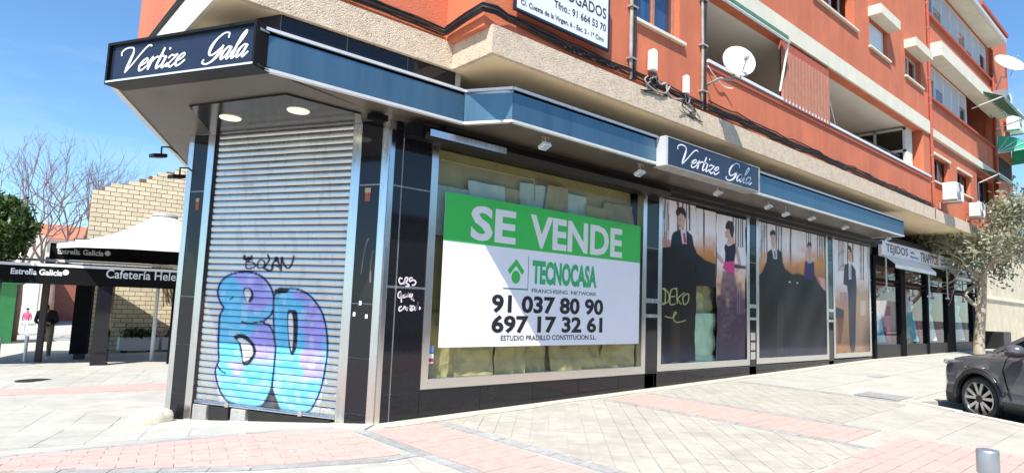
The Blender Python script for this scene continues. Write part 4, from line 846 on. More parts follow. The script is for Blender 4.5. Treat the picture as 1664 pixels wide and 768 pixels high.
for i, (x, z, l) in enumerate(((1.86, 3.62, 'floodlight under the canopy above the letters SE'), (3.95, 3.60, 'floodlight just left of the right-hand script sign'), (6.25, 3.62, 'floodlight under the right-hand script sign'), (8.15, 3.62, 'first floodlight right of the right-hand script sign'), (8.9, 3.56, 'upright white floodlight with a black cable, second right of the script sign'), (10.15, 3.62, 'third floodlight right of the script sign, above the middle poster'), (12.0, 3.62, 'fourth floodlight right of the script sign'), (14.9, 3.62, 'last floodlight at the far right end of the canopy'))):
    spot(l, x, -.88, z+.02, s=.85)
# roller box, dark headers over the windows
hd = M(); hd.box(.63, 16.2, -.16, .19, 3.585, 3.758); hd.box(.63, 16.2, -.30, -.16, 3.655, 3.758); hd.build('window_header', K['darkmetal'], S)
rbx = thing('awning_cassette', 'black awning cassette with a silver front bar above the left window edge', 'awning', (.8, -.3, 3.6))
cs = M(); cs.smooth = False; cs.prism([(.26, -.17, 3.70), (.26, -.36, 3.68), (.26, -.43, 3.58), (.26, -.38, 3.50), (.26, -.17, 3.52)], (5.2, 0, 0)); cs.build('cassette', K['black'], rbx); cs = M(); cs.box(.30, 1.55, -.447, -.43, 3.535, 3.62); cs.build('front_bar', K['steel'], rbx); cs = M(); cs.obox((.10, -.36, 3.52), (.15, 0, 0), (0, .2, 0), (0, 0, .17)); cs.build('end_cap', K['matblack'], rbx)
# ------------------------------------------------------------------ WINDOWS with frames
def shopwin(label, x0, x1, z0, z1, tint=G_SHOP, fw=.11, fb=.13, y=-.02):
    t = thing('shop_window', label, 'window', ((x0+x1)/2, 0, z0))
    for b in ((x0, x0+fw, z0, z1), (x1-fw, x1, z0, z1), (x0+fw, x1-fw, z0, z0+fb)): M().box(b[0], b[1], y, .12, b[2], b[3]).build('steel_frame', K['frame'], t, bevel=.004)
    bx('pane', tint, t, x0+fw, x1-fw, .03, .036, z0+fb, z1); return t
w1 = shopwin('widest shop window behind the green and white sale banner', .63, 5.31, .382, 3.585)
w2 = shopwin('shop window with the man and woman poster torn open in the middle', 5.67, 9.0, .402, 3.585)
w3 = shopwin('middle poster window with the large dark silhouettes', 9.3, 13.08, .412, 3.585); w4 = shopwin('narrow poster window with the full-length man in a suit', 13.4, 16.02, .425, 3.585)
for x0, x1 in ((.74, 5.2), (5.78, 8.9), (9.4, 12.98), (13.5, 15.92)):
    bx('window_floor', K['papergreen'], S, x0, x1, .12, .62, .42, .5); bx('display_back', K['kraft'], S, x0, x1, .285, .30, .5, 3.6)
# bars and plates added on the piers, standing in for stacked reflections
for x0, x1 in ((9.0, 9.3), (13.08, 13.4), (5.31, 5.67)):
    for z in ((1.62, 1.70), (1.36, 1.42)): bx('reflection_bar', K['steel'], S, x0, x1, -.02, -.006, *z)
for z in (.52, .72, .93): M().box(9.05, 9.25, -.014, -.006, z, z+.16).build('reflection_plate', K['steel'], S, bevel=.03)
# crumpled brown paper hung behind the wide window
def crumple(name, mt, x0, x1, z0, z1, y, seed, amp=.05, torn=.012):
    """a sheet with sharp folds: random facets, mostly running down the sheet"""
    nu, nv = 16, 26; r = np.random.default_rng(seed); U, Vv = np.meshgrid(np.linspace(0, 1, nu), np.linspace(0, 1, nv)); a = r.random((5, 6)); b = r.random((11, 9))
    def lerp(g, u, v):
        u = u*(g.shape[1]-1); v = v*(g.shape[0]-1); i = np.minimum(u.astype(int), g.shape[1]-2); j = np.minimum(v.astype(int), g.shape[0]-2); fu = u-i; fv = v-j
        return (g[j, i]*(1-fu)+g[j, i+1]*fu)*(1-fv)+(g[j+1, i]*(1-fu)+g[j+1, i+1]*fu)*fv
    Yy = y+amp*(lerp(a, U, np.clip(Vv+.25*(U-.5), 0, 1))*1.1+lerp(b, U, Vv)*.35-.6)
    X = x0+(x1-x0)*U+.012*np.sin(Vv*7+seed); Z = z0+(z1-z0)*Vv+torn*(r.random()-.5)*Vv*U*4+torn*.8*lerp(b, U, Vv)*(Vv > .97)
    return np.stack([X.ravel(), Yy.ravel(), Z.ravel()], 1), nu, nv
pw = thing('paper_sheets', 'crumpled brown and pale paper sheets taped up behind the sale banner window', 'paper', (3, .2, .5))
for i, (x0, x1, z1, mt, y) in enumerate(((.78, 1.42, 3.08, 'papergrey', .20), (1.40, 2.05, 3.22, 'papergrey', .16), (2.02, 2.42, 3.22, 'kraft', .2), (2.44, 3.0, 3.36, 'papergrey', .22), (2.95, 3.45, 3.40, 'kraft', .17), (3.42, 3.9, 3.34, 'papergrey', .22), (3.86, 4.42, 3.2, 'kraft', .17), (4.4, 5.18, 3.32, 'kraft', .2))):
    # kraft below, paler sheets above
    P, a, b = crumple('sheet', None, x0, x1, 2.4, z1, y, 40+i, .05); grid_mesh(P, a, b, 'paper_sheet', K[mt], pw, False)
for i, (x0, x1, mt, y) in enumerate(((.76, 1.30, 'kraft', .17), (1.24, 1.95, 'kraft', .12), (1.98, 2.55, 'kraft', .15), (2.50, 3.02, 'kraft', .2), (3.1, 3.75, 'kraft', .12), (3.7, 4.35, 'kraft', .16), (4.3, 5.18, 'kraft', .13))):
    P, a, b = crumple('sheet', None, x0, x1, .50, 1.35, y, 60+i, .07); P[:, 1] -= .10*np.clip(.7-P[:, 2], 0, .2)*2; grid_mesh(P, a, b, 'paper_sheet', K[mt], pw, False)
lb = M(); lb.tube([(.85, .1, 3.42), (2.6, .1, 3.42), (2.63, .1, 3.1)], .012, 5); lb.build('wire_frame', K['kraft'], pw)
st = M(); st.box(.76, .84, .027, .029, .70, .82); o = st.build('sticker', K['whitesat'], w1); st = M(); st.box(.765, .835, .0245, .0265, .72, .765); st.build('sticker', K['redl'], w1); st = M(); st.box(.765, .835, .024, .029, .84, .92); st.build('sticker', K['bluel'], w1)
# the sale banner
bn = thing('sale_banner', 'large green and white banner reading SE VENDE with two phone numbers', 'banner', (3.0, -.02, .92)); YB = -.030
def wz(x, y): q = onY(x, y, YB); return q[0], q[2]
bx('banner_sheet', K['bannerw'], bn, .87, 5.10, YB, YB+.006, .905, 2.965); bx('green_band', K['green'], bn, .87, 5.10, YB-.002, YB-.0005, 2.31, 2.965)
F = (0, -1, 0)
def btext(t, x0, x1, z0, z1, m, bold=.0, name='lettering'): return text(t, (x0, YB-.0022, z0), EX, EZ, x1-x0, z1-z0, F, m, bn, name, bold, .002)
btext('SE', 1.31, 2.14, 2.36, 2.85, K['white'], .03); btext('VENDE', 2.43, 4.59, 2.355, 2.85, K['white'], .03)
btext('91 037 80 90', 1.74, 4.13, 1.375, 1.635, K['text'], .034); btext('697 17 32 61', 1.75, 4.12, 1.09, 1.345, K['text'], .034)
btext('ESTUDIO PRADILLO CONSTITUCION S.L.', 1.93, 3.97, .985, 1.06, K['text'], .008)
btext('TECNOCASA', 2.50, 3.95, 1.81, 2.17, K['tgreen'], .045); btext('FRANCHISING  NETWORK', 2.50, 3.96, 1.685, 1.745, K['tgreen2'], .012)
lg = M(); lg.prism([(1.94, YB-.001, 1.715), (2.425, YB-.001, 1.715), (2.425, YB-.001, 2.22), (1.94, YB-.001, 2.22)], (0, -.0015, 0)); lg.build('logo_outline', K['tgreen2'], bn)
lg = M(); lg.prism([(1.93, YB-.0028, 1.735), (2.41, YB-.0028, 1.735), (2.41, YB-.0028, 2.225), (1.93, YB-.0028, 2.225)], (0, -.001, 0)); lg.build('logo_plate', K['bannerw'], bn)
lg = M(); yq = YB-.0042
lg.prism([(2.09, yq, 2.03), (2.13, yq, 1.97), (2.252, yq, 2.10), (2.252, yq, 2.20)], (0, -.002, 0)); lg.prism([(2.414, yq, 2.03), (2.374, yq, 1.97), (2.252, yq, 2.10), (2.252, yq, 2.20)], (0, -.002, 0))
lg.prism([(2.252+.085*math.cos(a), yq, 1.935+.095*math.sin(a)) for a in np.linspace(0, 2*math.pi, 25)[:-1]], (0, -.002, 0)); lg.v = [(x-.08, y, z-.04) for x, y, z in lg.v]; lg.build('house_logo', K['green'], bn)
# ------------------------------------------------------------------ POSTERS
P1 = lambda P: [(1060+a/5.122, 310+b/5.12) for a, b in P]; P2 = lambda P: [(1060+a/4.8, 450+b/4.8) for a, b in P]
P3 = lambda P: [(1220+a/5.486, 340+b/5.486) for a, b in P]; P4 = lambda P: [(1220+a/5.486, 460+b/5.486) for a, b in P]
WH, BAR, DK, SK, OR = (.95, .88, .88), (.06, .05, .07), (.020, .016, .015), (.74, .44, .33), (.72, .30, .08)
def bars(C, T, L_, y0, y1):
    for a, b in L_: (xa, ya), (xb, yb) = T([(a, y0), (b, y1)]); C.blend((((C.x > xa) & (C.x < xb) & (C.y > ya) & (C.y < yb)).astype(float))*.92, BAR)
def figure(C, T, hair, face, shirt, tie, tiecol):
    C.poly(T(face), SK, .8, curve=True); C.poly(T(shirt), (.72, .70, .76), .6); C.poly(T(tie), tiecol, .5)
    for h in hair: C.poly(T(h), (.05, .025, .03), .8, curve=True)
def art2(px, py):
    C = Canvas(px, py, WH); n = vnoise(px, py, 9, 3)
    C.blend(sstep(0, 1, vnoise(px, py*.2, 12, 4))*.12, (.9, .88, .95)); bars(C, P1, ((80, 92), (100, 112), (120, 128), (134, 140)), 0, 460)
    bars(C, P1, ((205, 222), (250, 262), (280, 290), (303, 318)), 0, 330); bars(C, P1, ((425, 440),), 0, 570); bars(C, P1, ((668, 680), (692, 705), (714, 724), (735, 742), (748, 757)), 0, 470)
    C.blend(sstep(372, 418, py+(n-.5)*16)*(px < 1165), OR); C.blend(sstep(405, 440, py)*(px < 1165)*.6, (.12, .05, .03)); C.blend(sstep(418, 462, py+(n-.5)*20)*(px >= 1160), (.80, .47, .30))
    C.poly(P1([(72, 395), (100, 380), (120, 400), (150, 410), (150, 470), (72, 480)]), (.55, .25, .2), 2)
    C.poly(P1([(60, 475), (95, 470), (150, 462), (160, 380), (176, 345), (232, 318), (250, 440), (285, 440), (281, 325), (332, 372), (347, 450), (375, 520), (440, 575), (532, 610), (532, 760), (520, 1600), (60, 1600)]), DK, 1.2)
    C.poly(P1([(170, 360), (232, 318), (250, 440), (285, 440), (281, 325), (332, 372), (345, 440), (160, 440)]), (.02, .025, .05), .8)
    figure(C, P1, ([(203, 205), (198, 165), (225, 133), (265, 145), (281, 190), (274, 235), (262, 205), (235, 190), (220, 205)],), [(220, 200), (262, 198), (274, 235), (268, 285), (252, 318), (232, 322), (222, 300), (214, 260)], [(234, 320), (281, 325), (285, 440), (252, 440)], [(255, 350), (270, 348), (284, 425), (268, 442), (258, 420)], (.55, .06, .08))
    C.stroke(P1([(224, 243), (236, 241)]), 1, (.1, .05, .05)); C.stroke(P1([(222, 290), (234, 292)]), 1, (.4, .1, .1))
    # woman
    C.poly(P1([(508, 418), (520, 422), (530, 500), (592, 560), (604, 600), (585, 606), (520, 540), (506, 480)]), (.66, .42, .36), .8); C.poly(P1([(690, 440), (716, 470), (742, 600), (736, 645), (700, 690), (690, 672), (716, 620), (700, 520)]), (.62, .40, .36), .8)
    C.poly(P1([(614, 330), (640, 300), (662, 340), (668, 385), (700, 432), (640, 445), (625, 440), (634, 395), (614, 388), (608, 355)]), SK, .8, curve=True); C.poly(P1([(612, 290), (630, 250), (665, 255), (682, 290), (682, 350), (665, 385), (652, 350), (640, 318), (618, 318)]), (.035, .02, .03), .8, curve=True)
    C.poly(P1([(612, 440), (640, 458), (694, 436), (700, 500), (686, 592), (608, 592), (612, 520), (604, 470)]), (.03, .015, .035), .8)
    C.poly(P1([(605, 590), (688, 584), (692, 650), (684, 700), (640, 690), (590, 640)]), (.75, .07, .25), 1); C.poly(P1([(680, 608), (780, 625), (780, 650), (690, 640)]), (.12, .06, .08), .6)
    lower = (px > 1160)*sstep(452, 500, py+(vnoise(px, py, 7, 8)-.5)*38+np.abs(px-1190)*-.35+8); C.blend(lower, (.085, .05, .075)); C.poly(P1([(592, 660), (690, 690), (720, 900), (560, 900)]), (.14, .08, .11), 3, .8)
    C.blend((px > 1160)*(vnoise(px, py, 4, 11) > .62)*sstep(430, 470, py)*(1-sstep(540, 570, py))*(np.abs(px-1185) < 13)*.22, (.30, .16, .20))
    for a in (665, 683, 700, 716): C.blend(((px > 1060+a/4.8) & (px < 1060+(a+7)/4.8) & (py > 468) & (py < 510)).astype(float)*.5, (.42, .22, .28))
    C.blend(sstep(545, 600, py)*.75, (.075, .08, .125)); C.blend((px < 1135)*(np.abs(px-1098-(py-500)*.02) < 7)*sstep(490, 520, py)*.25, (.12, .085, .06))
    z2 = lambda P: [(1000+a/3.84, 460+b/3.84) for a, b in P]; ty = (.55, .55, .22)
    if len(px): 
        for st in ([(295, 35), (315, 40), (312, 125), (292, 118)], [(295, 30), (335, 60), (335, 110), (300, 130)], [(385, 32), (350, 45), (345, 128), (375, 128)], [(348, 85), (375, 80)], [(385, 30), (388, 125)], [(430, 60), (392, 95), (412, 130)], [(430, 75), (455, 65), (455, 110), (430, 132), (422, 90), (435, 72)], [(315, 205), (355, 215), (382, 185), (372, 180), (366, 220), (385, 242), (438, 232)]): C.stroke(z2(st), 1.3, ty)
    return C.c
def art3(px, py):
    C = Canvas(px, py, WH); n = vnoise(px, py, 9, 5); C.blend(vnoise(px, py*.2, 12, 4)*.12, (.9, .88, .95))
    bars(C, P3, ((90, 98), (106, 113), (122, 129), (140, 150)), 0, 470); bars(C, P3, ((225, 236), (248, 257), (270, 281)), 0, 420); bars(C, P3, ((352, 366),), 0, 560); bars(C, P3, ((592, 600), (612, 621), (632, 641), (652, 664)), 0, 612); bars(C, P3, ((510, 518), (530, 537)), 0, 340); bars(C, P3, ((492, 497),), 0, 900)
    C.blend(sstep(395, 432, py+(n-.5)*18), OR); C.blend(sstep(425, 460, py)*.65, (.12, .05, .03)); C.poly(P3([(600, 600), (662, 620), (668, 725), (640, 720)]), (.75, .38, .32), 2)
    C.poly(P3([(30, 660), (62, 600), (100, 560), (138, 470), (150, 380), (188, 352), (205, 440), (236, 440), (234, 352), (282, 382), (290, 470), (312, 530), (372, 578), (430, 570), (478, 590), (486, 470), (505, 455), (532, 480), (562, 466), (566, 580), (600, 650), (655, 718), (700, 760), (700, 1600), (30, 1600)]), DK, 1.4)
    C.poly(P3([(486, 466), (510, 470), (562, 466), (566, 560), (555, 630), (486, 620)]), (.05, .03, .12), 1)
    figure(C, P3, ([(178, 238), (176, 205), (200, 182), (222, 200), (222, 240), (210, 225), (190, 228)],), [(184, 230), (218, 228), (222, 290), (214, 335), (204, 350), (192, 335), (182, 290)], [(196, 350), (234, 352), (236, 440), (204, 440)], [(210, 370), (220, 368), (226, 430), (214, 435)], (.05, .06, .12))
    C.poly(P3([(506, 330), (540, 325), (542, 380), (535, 440), (548, 470), (520, 480), (505, 462), (515, 430), (506, 385)]), (.60, .42, .40), .8, curve=True); C.poly(P3([(503, 340), (505, 300), (522, 290), (542, 305), (540, 335), (522, 325)]), (.10, .05, .07), .8, curve=True)
    C.blend(sstep(530, 600, py)*.75, (.075, .08, .125)); C.blend((np.abs(px-1268) < 5)*sstep(480, 500, py)*.25, (.12, .10, .08))
    for p in ((350, 646), (420, 656)): (a, b), = P3([p]); C.ell(a, b, 1.6, 1.3, (.7, .7, .6))
    return C.c
def art4(px, py):
    C = Canvas(px, py, WH); n = vnoise(px, py, 8, 6); bars(C, P3, tuple((785+i*11, 790+i*11) for i in range(5)), 0, 548); bars(C, P3, ((860, 870), (905, 915)), 0, 480); bars(C, P3, ((972, 979), (986, 992), (1000, 1009)), 0, 630)
    C.blend(sstep(440, 480, py+(n-.5)*14)*(px > 1390)*.9, (.60, .34, .17)); C.blend(sstep(440, 500, py+(n-.5)*14)*(px <= 1390), (.60, .30, .15)); C.blend(sstep(500, 570, py)*.55, (.20, .09, .05)); bars(C, P4, tuple((800+i*12, 806+i*12) for i in range(5)), 80, 205); C.blend(((px > 1365) & (px < 1376) & (py > 474) & (py < 498)).astype(float)*.5, (.7, .4, .4))
    C.poly(P3([(838, 492), (872, 480), (905, 490), (934, 540), (946, 700), (942, 900), (935, 1220), (930, 1250), (905, 1300), (884, 1220), (870, 760), (862, 680), (830, 664)]), (.045, .04, .065), 1)
    figure(C, P3, ([(862, 345), (870, 320), (892, 335), (902, 375), (890, 385), (876, 360)],), [(868, 375), (900, 380), (904, 440), (890, 470), (874, 450)], [(876, 480), (898, 482), (900, 620), (878, 625)], [(886, 500), (893, 500), (895, 600), (886, 605)], (.35, .35, .38))
    C.poly(P4([(748, 208), (834, 236), (830, 335), (800, 330), (748, 300)]), (.06, .05, .05), .8); C.poly(P4([(765, 300), (830, 320), (825, 400), (805, 540), (775, 540), (780, 440)]), (.22, .09, .06), 2); C.poly(P4([(978, 150), (1022, 155), (1020, 288), (980, 282)]), (.78, .60, .48), .8)
    C.blend(sstep(1398, 1412, px)*sstep(490, 560, py)*.7, (.14, .09, .07)); C.blend(sstep(560, 582, py)*.6, (.25, .13, .09)); return C.c
def poster(label, pieces, art, y=.012):
    o_ = thing('poster', label, 'poster', (pieces[0][0], y, .5))
    for (x0, x1, z0, z1, edge) in pieces:
        nu, nv = int((x1-x0)/.017)+2, int((z1-z0)/.017)+2; U, V_ = np.meshgrid(np.linspace(0, 1, nu), np.linspace(0, 1, nv)); X = x0+(x1-x0)*U; Z = z0+(z1-z0)*V_
        X = X+edge*(np.sin(Z*5+x0)*.02+np.sin(Z*17)*.008)*(np.abs(U-.5) > .49); Yy = y-.006+.006*np.sin(X*2.1+Z*1.3)+.003*np.sin(Z*4-X*5)-.012*(U < .012)*edge
        Z = Z-(V_ < .02)*.02*np.abs(np.sin(X*6))
        P = np.stack([X.ravel(), Yy.ravel(), Z.ravel()], 1); o = grid_mesh(P, nu, nv, 'print_sheet', PRINT, o_)
        px, py, _ = proj(np.stack([X.ravel(), np.full(X.size, .0), Z.ravel()], 1)); c = art(px, py)
        xr, zr = X.ravel(), Z.ravel(); fade = vnoise(xr*90, zr*14, 9, 51)*.5+vnoise(xr*20, zr*20, 9, 52)*.5; scr = (vnoise(xr*260, zr*30, 5, 53) > .97)*(vnoise(xr*12, zr*12, 5, 54) > .5)
        c = c*(.86+.22*fade)[:, None]; c = c*(1-.25*scr[:, None])+np.array((.45, .42, .40))[None]*.25*scr[:, None]*(c.mean(1) < .2)[:, None]+c*.25*scr[:, None]*(c.mean(1) >= .2)[:, None]; set_print(o.data, c)
poster('fashion poster of a suited man and a woman in black with a yellow scribbled tag', [(5.79, 6.93, .56, 3.57, 1), (6.93, 7.68, 2.02, 3.54, 0), (7.68, 8.87, .55, 3.52, 1)], art2)
poster('wide fashion poster with a man and woman rising from large dark shapes', [(9.42, 12.97, .56, 3.56, .5)], art3); poster('narrow fashion poster of a full-length man in a dark suit', [(13.52, 15.9, .57, 3.56, .3)], art4)
tp = thing('paper_sheets', 'pale green crumpled paper showing through the gap between two posters', 'paper', (7.3, .2, .5))
P, a, b = crumple('s', None, 6.85, 7.8, .5, 1.45, .10, 90, .08); grid_mesh(P, a, b, 'paper_sheet', K['papergreen'], tp, False); P, a, b = crumple('s', None, 6.9, 7.75, 1.3, 2.1, .17, 91, .14); grid_mesh(P, a, b, 'paper_sheet', K['kraft'], tp, False)
P, a, b = crumple('s', None, 5.95, 7.75, .48, .62, .045, 92, .05); grid_mesh(P, a, b, 'paper_sheet', K['papergreen'], tp, False)

# ================================================================== FABRIC SHOP
T = thing('fabric_shop', 'black framed shop front of the fabric shop further along the pavement', 'shop', (22, 0, .35))
bx('plinth', K['darkmetal'], T, 16.2, 28.6, -.02, .12, .2, .72)
for x0, x1 in ((16.2, 16.36), (18.5, 18.92), (21.1, 21.28), (23.5, 24.4), (26.9, 27.15), (28.1, 28.6)): bx('pillar', K['matblack'], T, x0, x1, -.05, .14, .30, 3.35)
bx('header', K['matblack'], T, 16.2, 28.6, -.04, .3, 3.10, 3.36); bx('transom', K['matblack'], T, 16.36, 28.1, -.01, .08, 2.62, 2.70); bx('transom', K['matblack'], T, 16.36, 28.1, -.012, .07, 2.50, 2.54)
for x0, x1 in ((16.36, 18.5), (18.92, 21.1), (21.28, 23.5), (24.4, 26.9), (27.15, 28.1)):
    bx('pane', G_DISP, T, x0, x1, .03, .038, .72, 2.5); bx('pane', G_DISP, T, x0, x1, .03, .038, 2.70, 3.1)
for x in (27.3, 27.55, 27.8): bx('door_rail', K['steel'], T, x, x+.07, -.06, -.01, .5, 2.5)
bx('shop_interior', K['dark'], T, 16.3, 28.5, 1.6, 1.7, .3, 3.3) if False else bx('display_back', K['redbrick'], T, 16.3, 28.5, .58, .6, .3, 3.3)
for i, (x, c1, c2) in enumerate(((17.2, 'dressb', 'dressp'), (20.3, 'dressb', 'canvas'), (22.3, 'canvas', 'dressb'), (25.9, 'canvas', 'papergrey'))):
    mt = thing('mannequin', ('headless mannequin in a blue and coral dress nearest the poster windows', 'mannequin in a long blue skirt in the second fabric shop window', 'mannequin in white cloth left of the broad black pillar', 'mannequin in white and grey cloth behind the tree')[i], 'mannequin', (x, .35, .72))
    d = M(); d.smooth = True; d.lathe((x, .33, .74), [(.02, 1.52), (.06, 1.5), (.06, 1.42), (.19, 1.36), (.17, 1.2), (.12, 1.0)], 14); d.build('torso', K[c2], mt); d = M(); d.smooth = True; d.lathe((x, .33, .74), [(.12, 1.02), (.2, .85), (.24, .5), (.32, .05)], 16); d.build('skirt', K[c1], mt); d = M(); d.smooth = True; d.ellips((x, .33, 2.36), (.09, .10, .13)); d.build('head', K['whitesat'], mt)
for i, (x, c) in enumerate(((17.9, 'pink'), (20.9, 'redl'))): 
    r = M(); r.smooth = True; r.tube([(x, .2, .74), (x, .26, 1.9)], .12, 12); tag(r.build('fabric_roll', K[c]), ('upright roll of pink fabric beside the coral dress', 'upright roll of red fabric in the second window')[i], 'fabric roll')
sn = thing('fabric_shop_sign', 'long white sign board reading TEJIDOS and TRAPITOS above the fabric shop', 'sign', (21.8, -.12, 3.3))
bx('board', mat('sign_white', (.90, .90, .96), .4, var=.03), sn, 16.62, 27.2, -.14, -.05, 3.36, 3.83); bx('top_trim', K['black'], sn, 16.4, 28.6, -.2, .3, 3.84, 3.97); bx('bottom_trim', K['violet'], sn, 16.62, 27.2, -.15, -.145, 3.37, 3.385)
def stext(t, a, b, z0, z1, m='violet', bold=.01): text(t, (a, -.141, z0), EX, EZ, b-a, z1-z0, F, K[m], sn, 'lettering', bold, .004)
stext('TEJIDOS', 17.0, 18.95, 3.44, 3.76); stext('TRAPITOS', 20.2, 22.15, 3.44, 3.76); stext('TEJIDOS', 23.4, 25.2, 3.44, 3.76); stext('Lanas', 19.15, 19.6, 3.63, 3.74, 'bluel'); stext('Algodones', 19.15, 20.0, 3.47, 3.58, 'bluel'); stext('Lanas', 22.4, 22.8, 3.63, 3.74, 'bluel'); stext('Algodones', 22.4, 23.2, 3.47, 3.58, 'bluel')
def small_awning(label, x0, x1):
    t = thing('shop_awning', label, 'awning', (x0, -.16, 3.36), group='cream awnings under the fabric shop sign'); a = M(); a.prism([(x0, -.16, 3.37), (x1, -.16, 3.37), (x1-.1, -.42, 3.12), (x0+.12, -.42, 3.12)], (0, .006, .008)); a.build('canvas', K['awnw'], t)
    v = M(); n = int((x1-x0)/.17)
    for i in range(n): a0 = x0+.12+(x1-x0-.22)*i/n; a1 = x0+.12+(x1-x0-.22)*(i+1)/n; v.prism([(a0, -.42, 3.12), (a1, -.42, 3.12), (a1, -.425, 3.03), ((a0+a1)/2, -.43, 2.99), (a0, -.425, 3.03)], (0, .006, 0))
    v.build('valance', K['awnw'], t)
    for q, x in ((-.0, x0-.05), (.0, x1-.15)): r = M(); r.box(x, x+.04, -.23, -.20, 2.3, 3.34); r.box(x-.04, x+.08, -.25, -.16, 2.28, 2.34); r.build('support_rod', K['alu'], t)
small_awning('cream scalloped awning under the left half of the fabric shop sign', 16.75, 20.9); small_awning('cream scalloped awning under the right half of the fabric shop sign, by the tree', 22.9, 27.1)
bx('lamp_arm', K['black'], sn, 20.0, 21.1, -.62, -.58, 4.02, 4.05)

# ================================================================== STREET THINGS ON THE RIGHT
# bollard
def bollard(label, x, y, h, r, mt='steel', cap=True):
    t = thing('bollard', label, 'bollard', (x, y, gh(x, y))); z = gh(x, y); p = M(); p.smooth = True; p.lathe((x, y, z), [(r*.8, 0), (r*.8, h-.13)], 20); p.build('post', K[mt], t)
    p = M(); p.smooth = False; p.lathe((x, y, z), [(r*.8, h-.135), (r, h-.12), (r, h-.012), (r*.96, h), (0, h+.002)], 24); c = p.build('cap', K[mt], t); 
    for f in c.data.polygons: f.use_smooth = abs(f.normal.z) < .5
bollard('brushed steel bollard top at the lower right edge by the kerb', .30, -5.97, .82, .052, 'zinc')
# parked car
WC = np.array([7.75, -4.30]); GZ = gh(7.75, -4.3)-.13
def cp(xf, y, z): p = WC+BU*(.86-xf)+BN*(y+.90); return (p[0], p[1], GZ+z)
car = thing('parked_car', 'dark grey crossover car parked nose-in beside the kerb', 'car', cp(2.2, 0, 0))
xs_ = np.concatenate([np.linspace(0, 1.5, 46), np.linspace(1.55, 2.9, 22), np.linspace(2.95, 4.36, 42)])
fi = lambda x, t: np.interp(x, [a for a, b in t], [b for a, b in t])
zt = lambda x: fi(x, ((0, .66), (.04, .76), (.12, .86), (.3, .935), (.6, .985), (1.0, 1.03), (1.25, 1.06), (2.5, 1.08), (3.9, 1.12), (4.2, 1.10), (4.30, 1.0), (4.36, .85)))
hw = lambda x: fi(x, ((0, .50), (.03, .62), (.1, .73), (.22, .82), (.45, .885), (.8, .905), (3.7, .905), (4.1, .86), (4.28, .76), (4.36, .62)))
def zb(x):
    b = fi(x, ((0, .24), (.2, .2), (1.3, .21), (3.0, .21), (4.1, .26), (4.36, .36)))
    for cx in (.86, 3.56):
        d = .385**2-(x-cx)**2
        if d > 0: b = max(b, .335+math.sqrt(d))
    return b
body = M(); body.smooth = True; NP = 13
prof = []
for x in xs_:
    T_, W_, B2 = zt(x), hw(x), zb(x); sh_ = T_-.13-.05*fi(x, ((0, 0), (1.2, 0), (1.5, 1), (4.3, 1)))*0; m1 = (sh_*.55+.42*.45); clad = min(max(B2+.07, .36), sh_-.02)
    pts = [(0, T_+.012), (.4*W_, T_+.006), (.72*W_, T_-.012), (.88*W_, T_-.04), (.955*W_, T_-.085), (.985*W_, sh_), (W_*.992, sh_*.6+.6*.4), (W_, max(.62, clad+.04)), (W_*.99, max(.50, clad+.02)), (W_*1.0, clad), (W_*1.006, clad-.002), (W_*.99, B2+.012), (W_*.93, B2)]
    prof.append(pts)
for sgn in (-1, 1):
    base = len(body.v)
    for x, pts in zip(xs_, prof): body.v += [cp(x, sgn*a, b) for a, b in pts]
    for i in range(len(xs_)-1):
        for j in range(NP-1):
            a = base+i*NP+j; q = (a, a+1, a+NP+1, a+NP); body.f.append(q if sgn > 0 else q[::-1]); body.mi.append(1 if j >= 9 else 0); body.sm.append(True)
# nose and tail closing strips
for i, fl in ((0, False), (len(xs_)-1, True)):
    rr = [cp(xs_[i], -a, b) for a, b in prof[i][::-1]]+[cp(xs_[i], a, b) for a, b in prof[i][1:]]; body.m = 1; body.smooth = False; body.add(rr, [tuple(range(len(rr))) if fl else tuple(range(len(rr)-1, -1, -1))])
body.build('body', [K['carp'], K['plastic']], car)
ub = M(); ub.obox(cp(.25, -.74, .2), BU3 := np.array([*(-BU*3.9), 0]), np.array([*(BN*1.48), 0]), (0, 0, .45)); ub.build('underbody', K['matblack'], car)
gl = M(); gl.smooth = False
GB = [(1.12, .80, 1.055), (1.98, .60, 1.535), (2.6, .61, 1.56), (3.5, .60, 1.53), (4.18, .74, 1.11)]
for i in range(4):
    (xa, wa, za), (xb, wb, zb_) = GB[i], GB[i+1]; gl.m = 0 if i in (0, 3) else 1; gl.add([cp(xa, -wa, za), cp(xa, wa, za), cp(xb, wb, zb_), cp(xb, -wb, zb_)], [(0, 1, 2, 3)])
for sgn in (-1, 1):
    gl.m = 0; top = [cp(a, sgn*b, c) for a, b, c in GB]; low = [cp(a, sgn*.86, 1.07) for a, b, c in GB]; low[0] = top[0]; low[-1] = top[-1]
    for i in range(4): gl.add([low[i], low[i+1], top[i+1], top[i]], [(0, 1, 2, 3)])
gl.build('greenhouse', [G_CAR, K['carp']], car); ci = M(); ci.obox(cp(1.6, -.6, .75), np.array([*(-BU*2.2), 0]), np.array([*(BN*1.2), 0]), (0, 0, .45)); ci.build('cabin', K['matblack'], car)
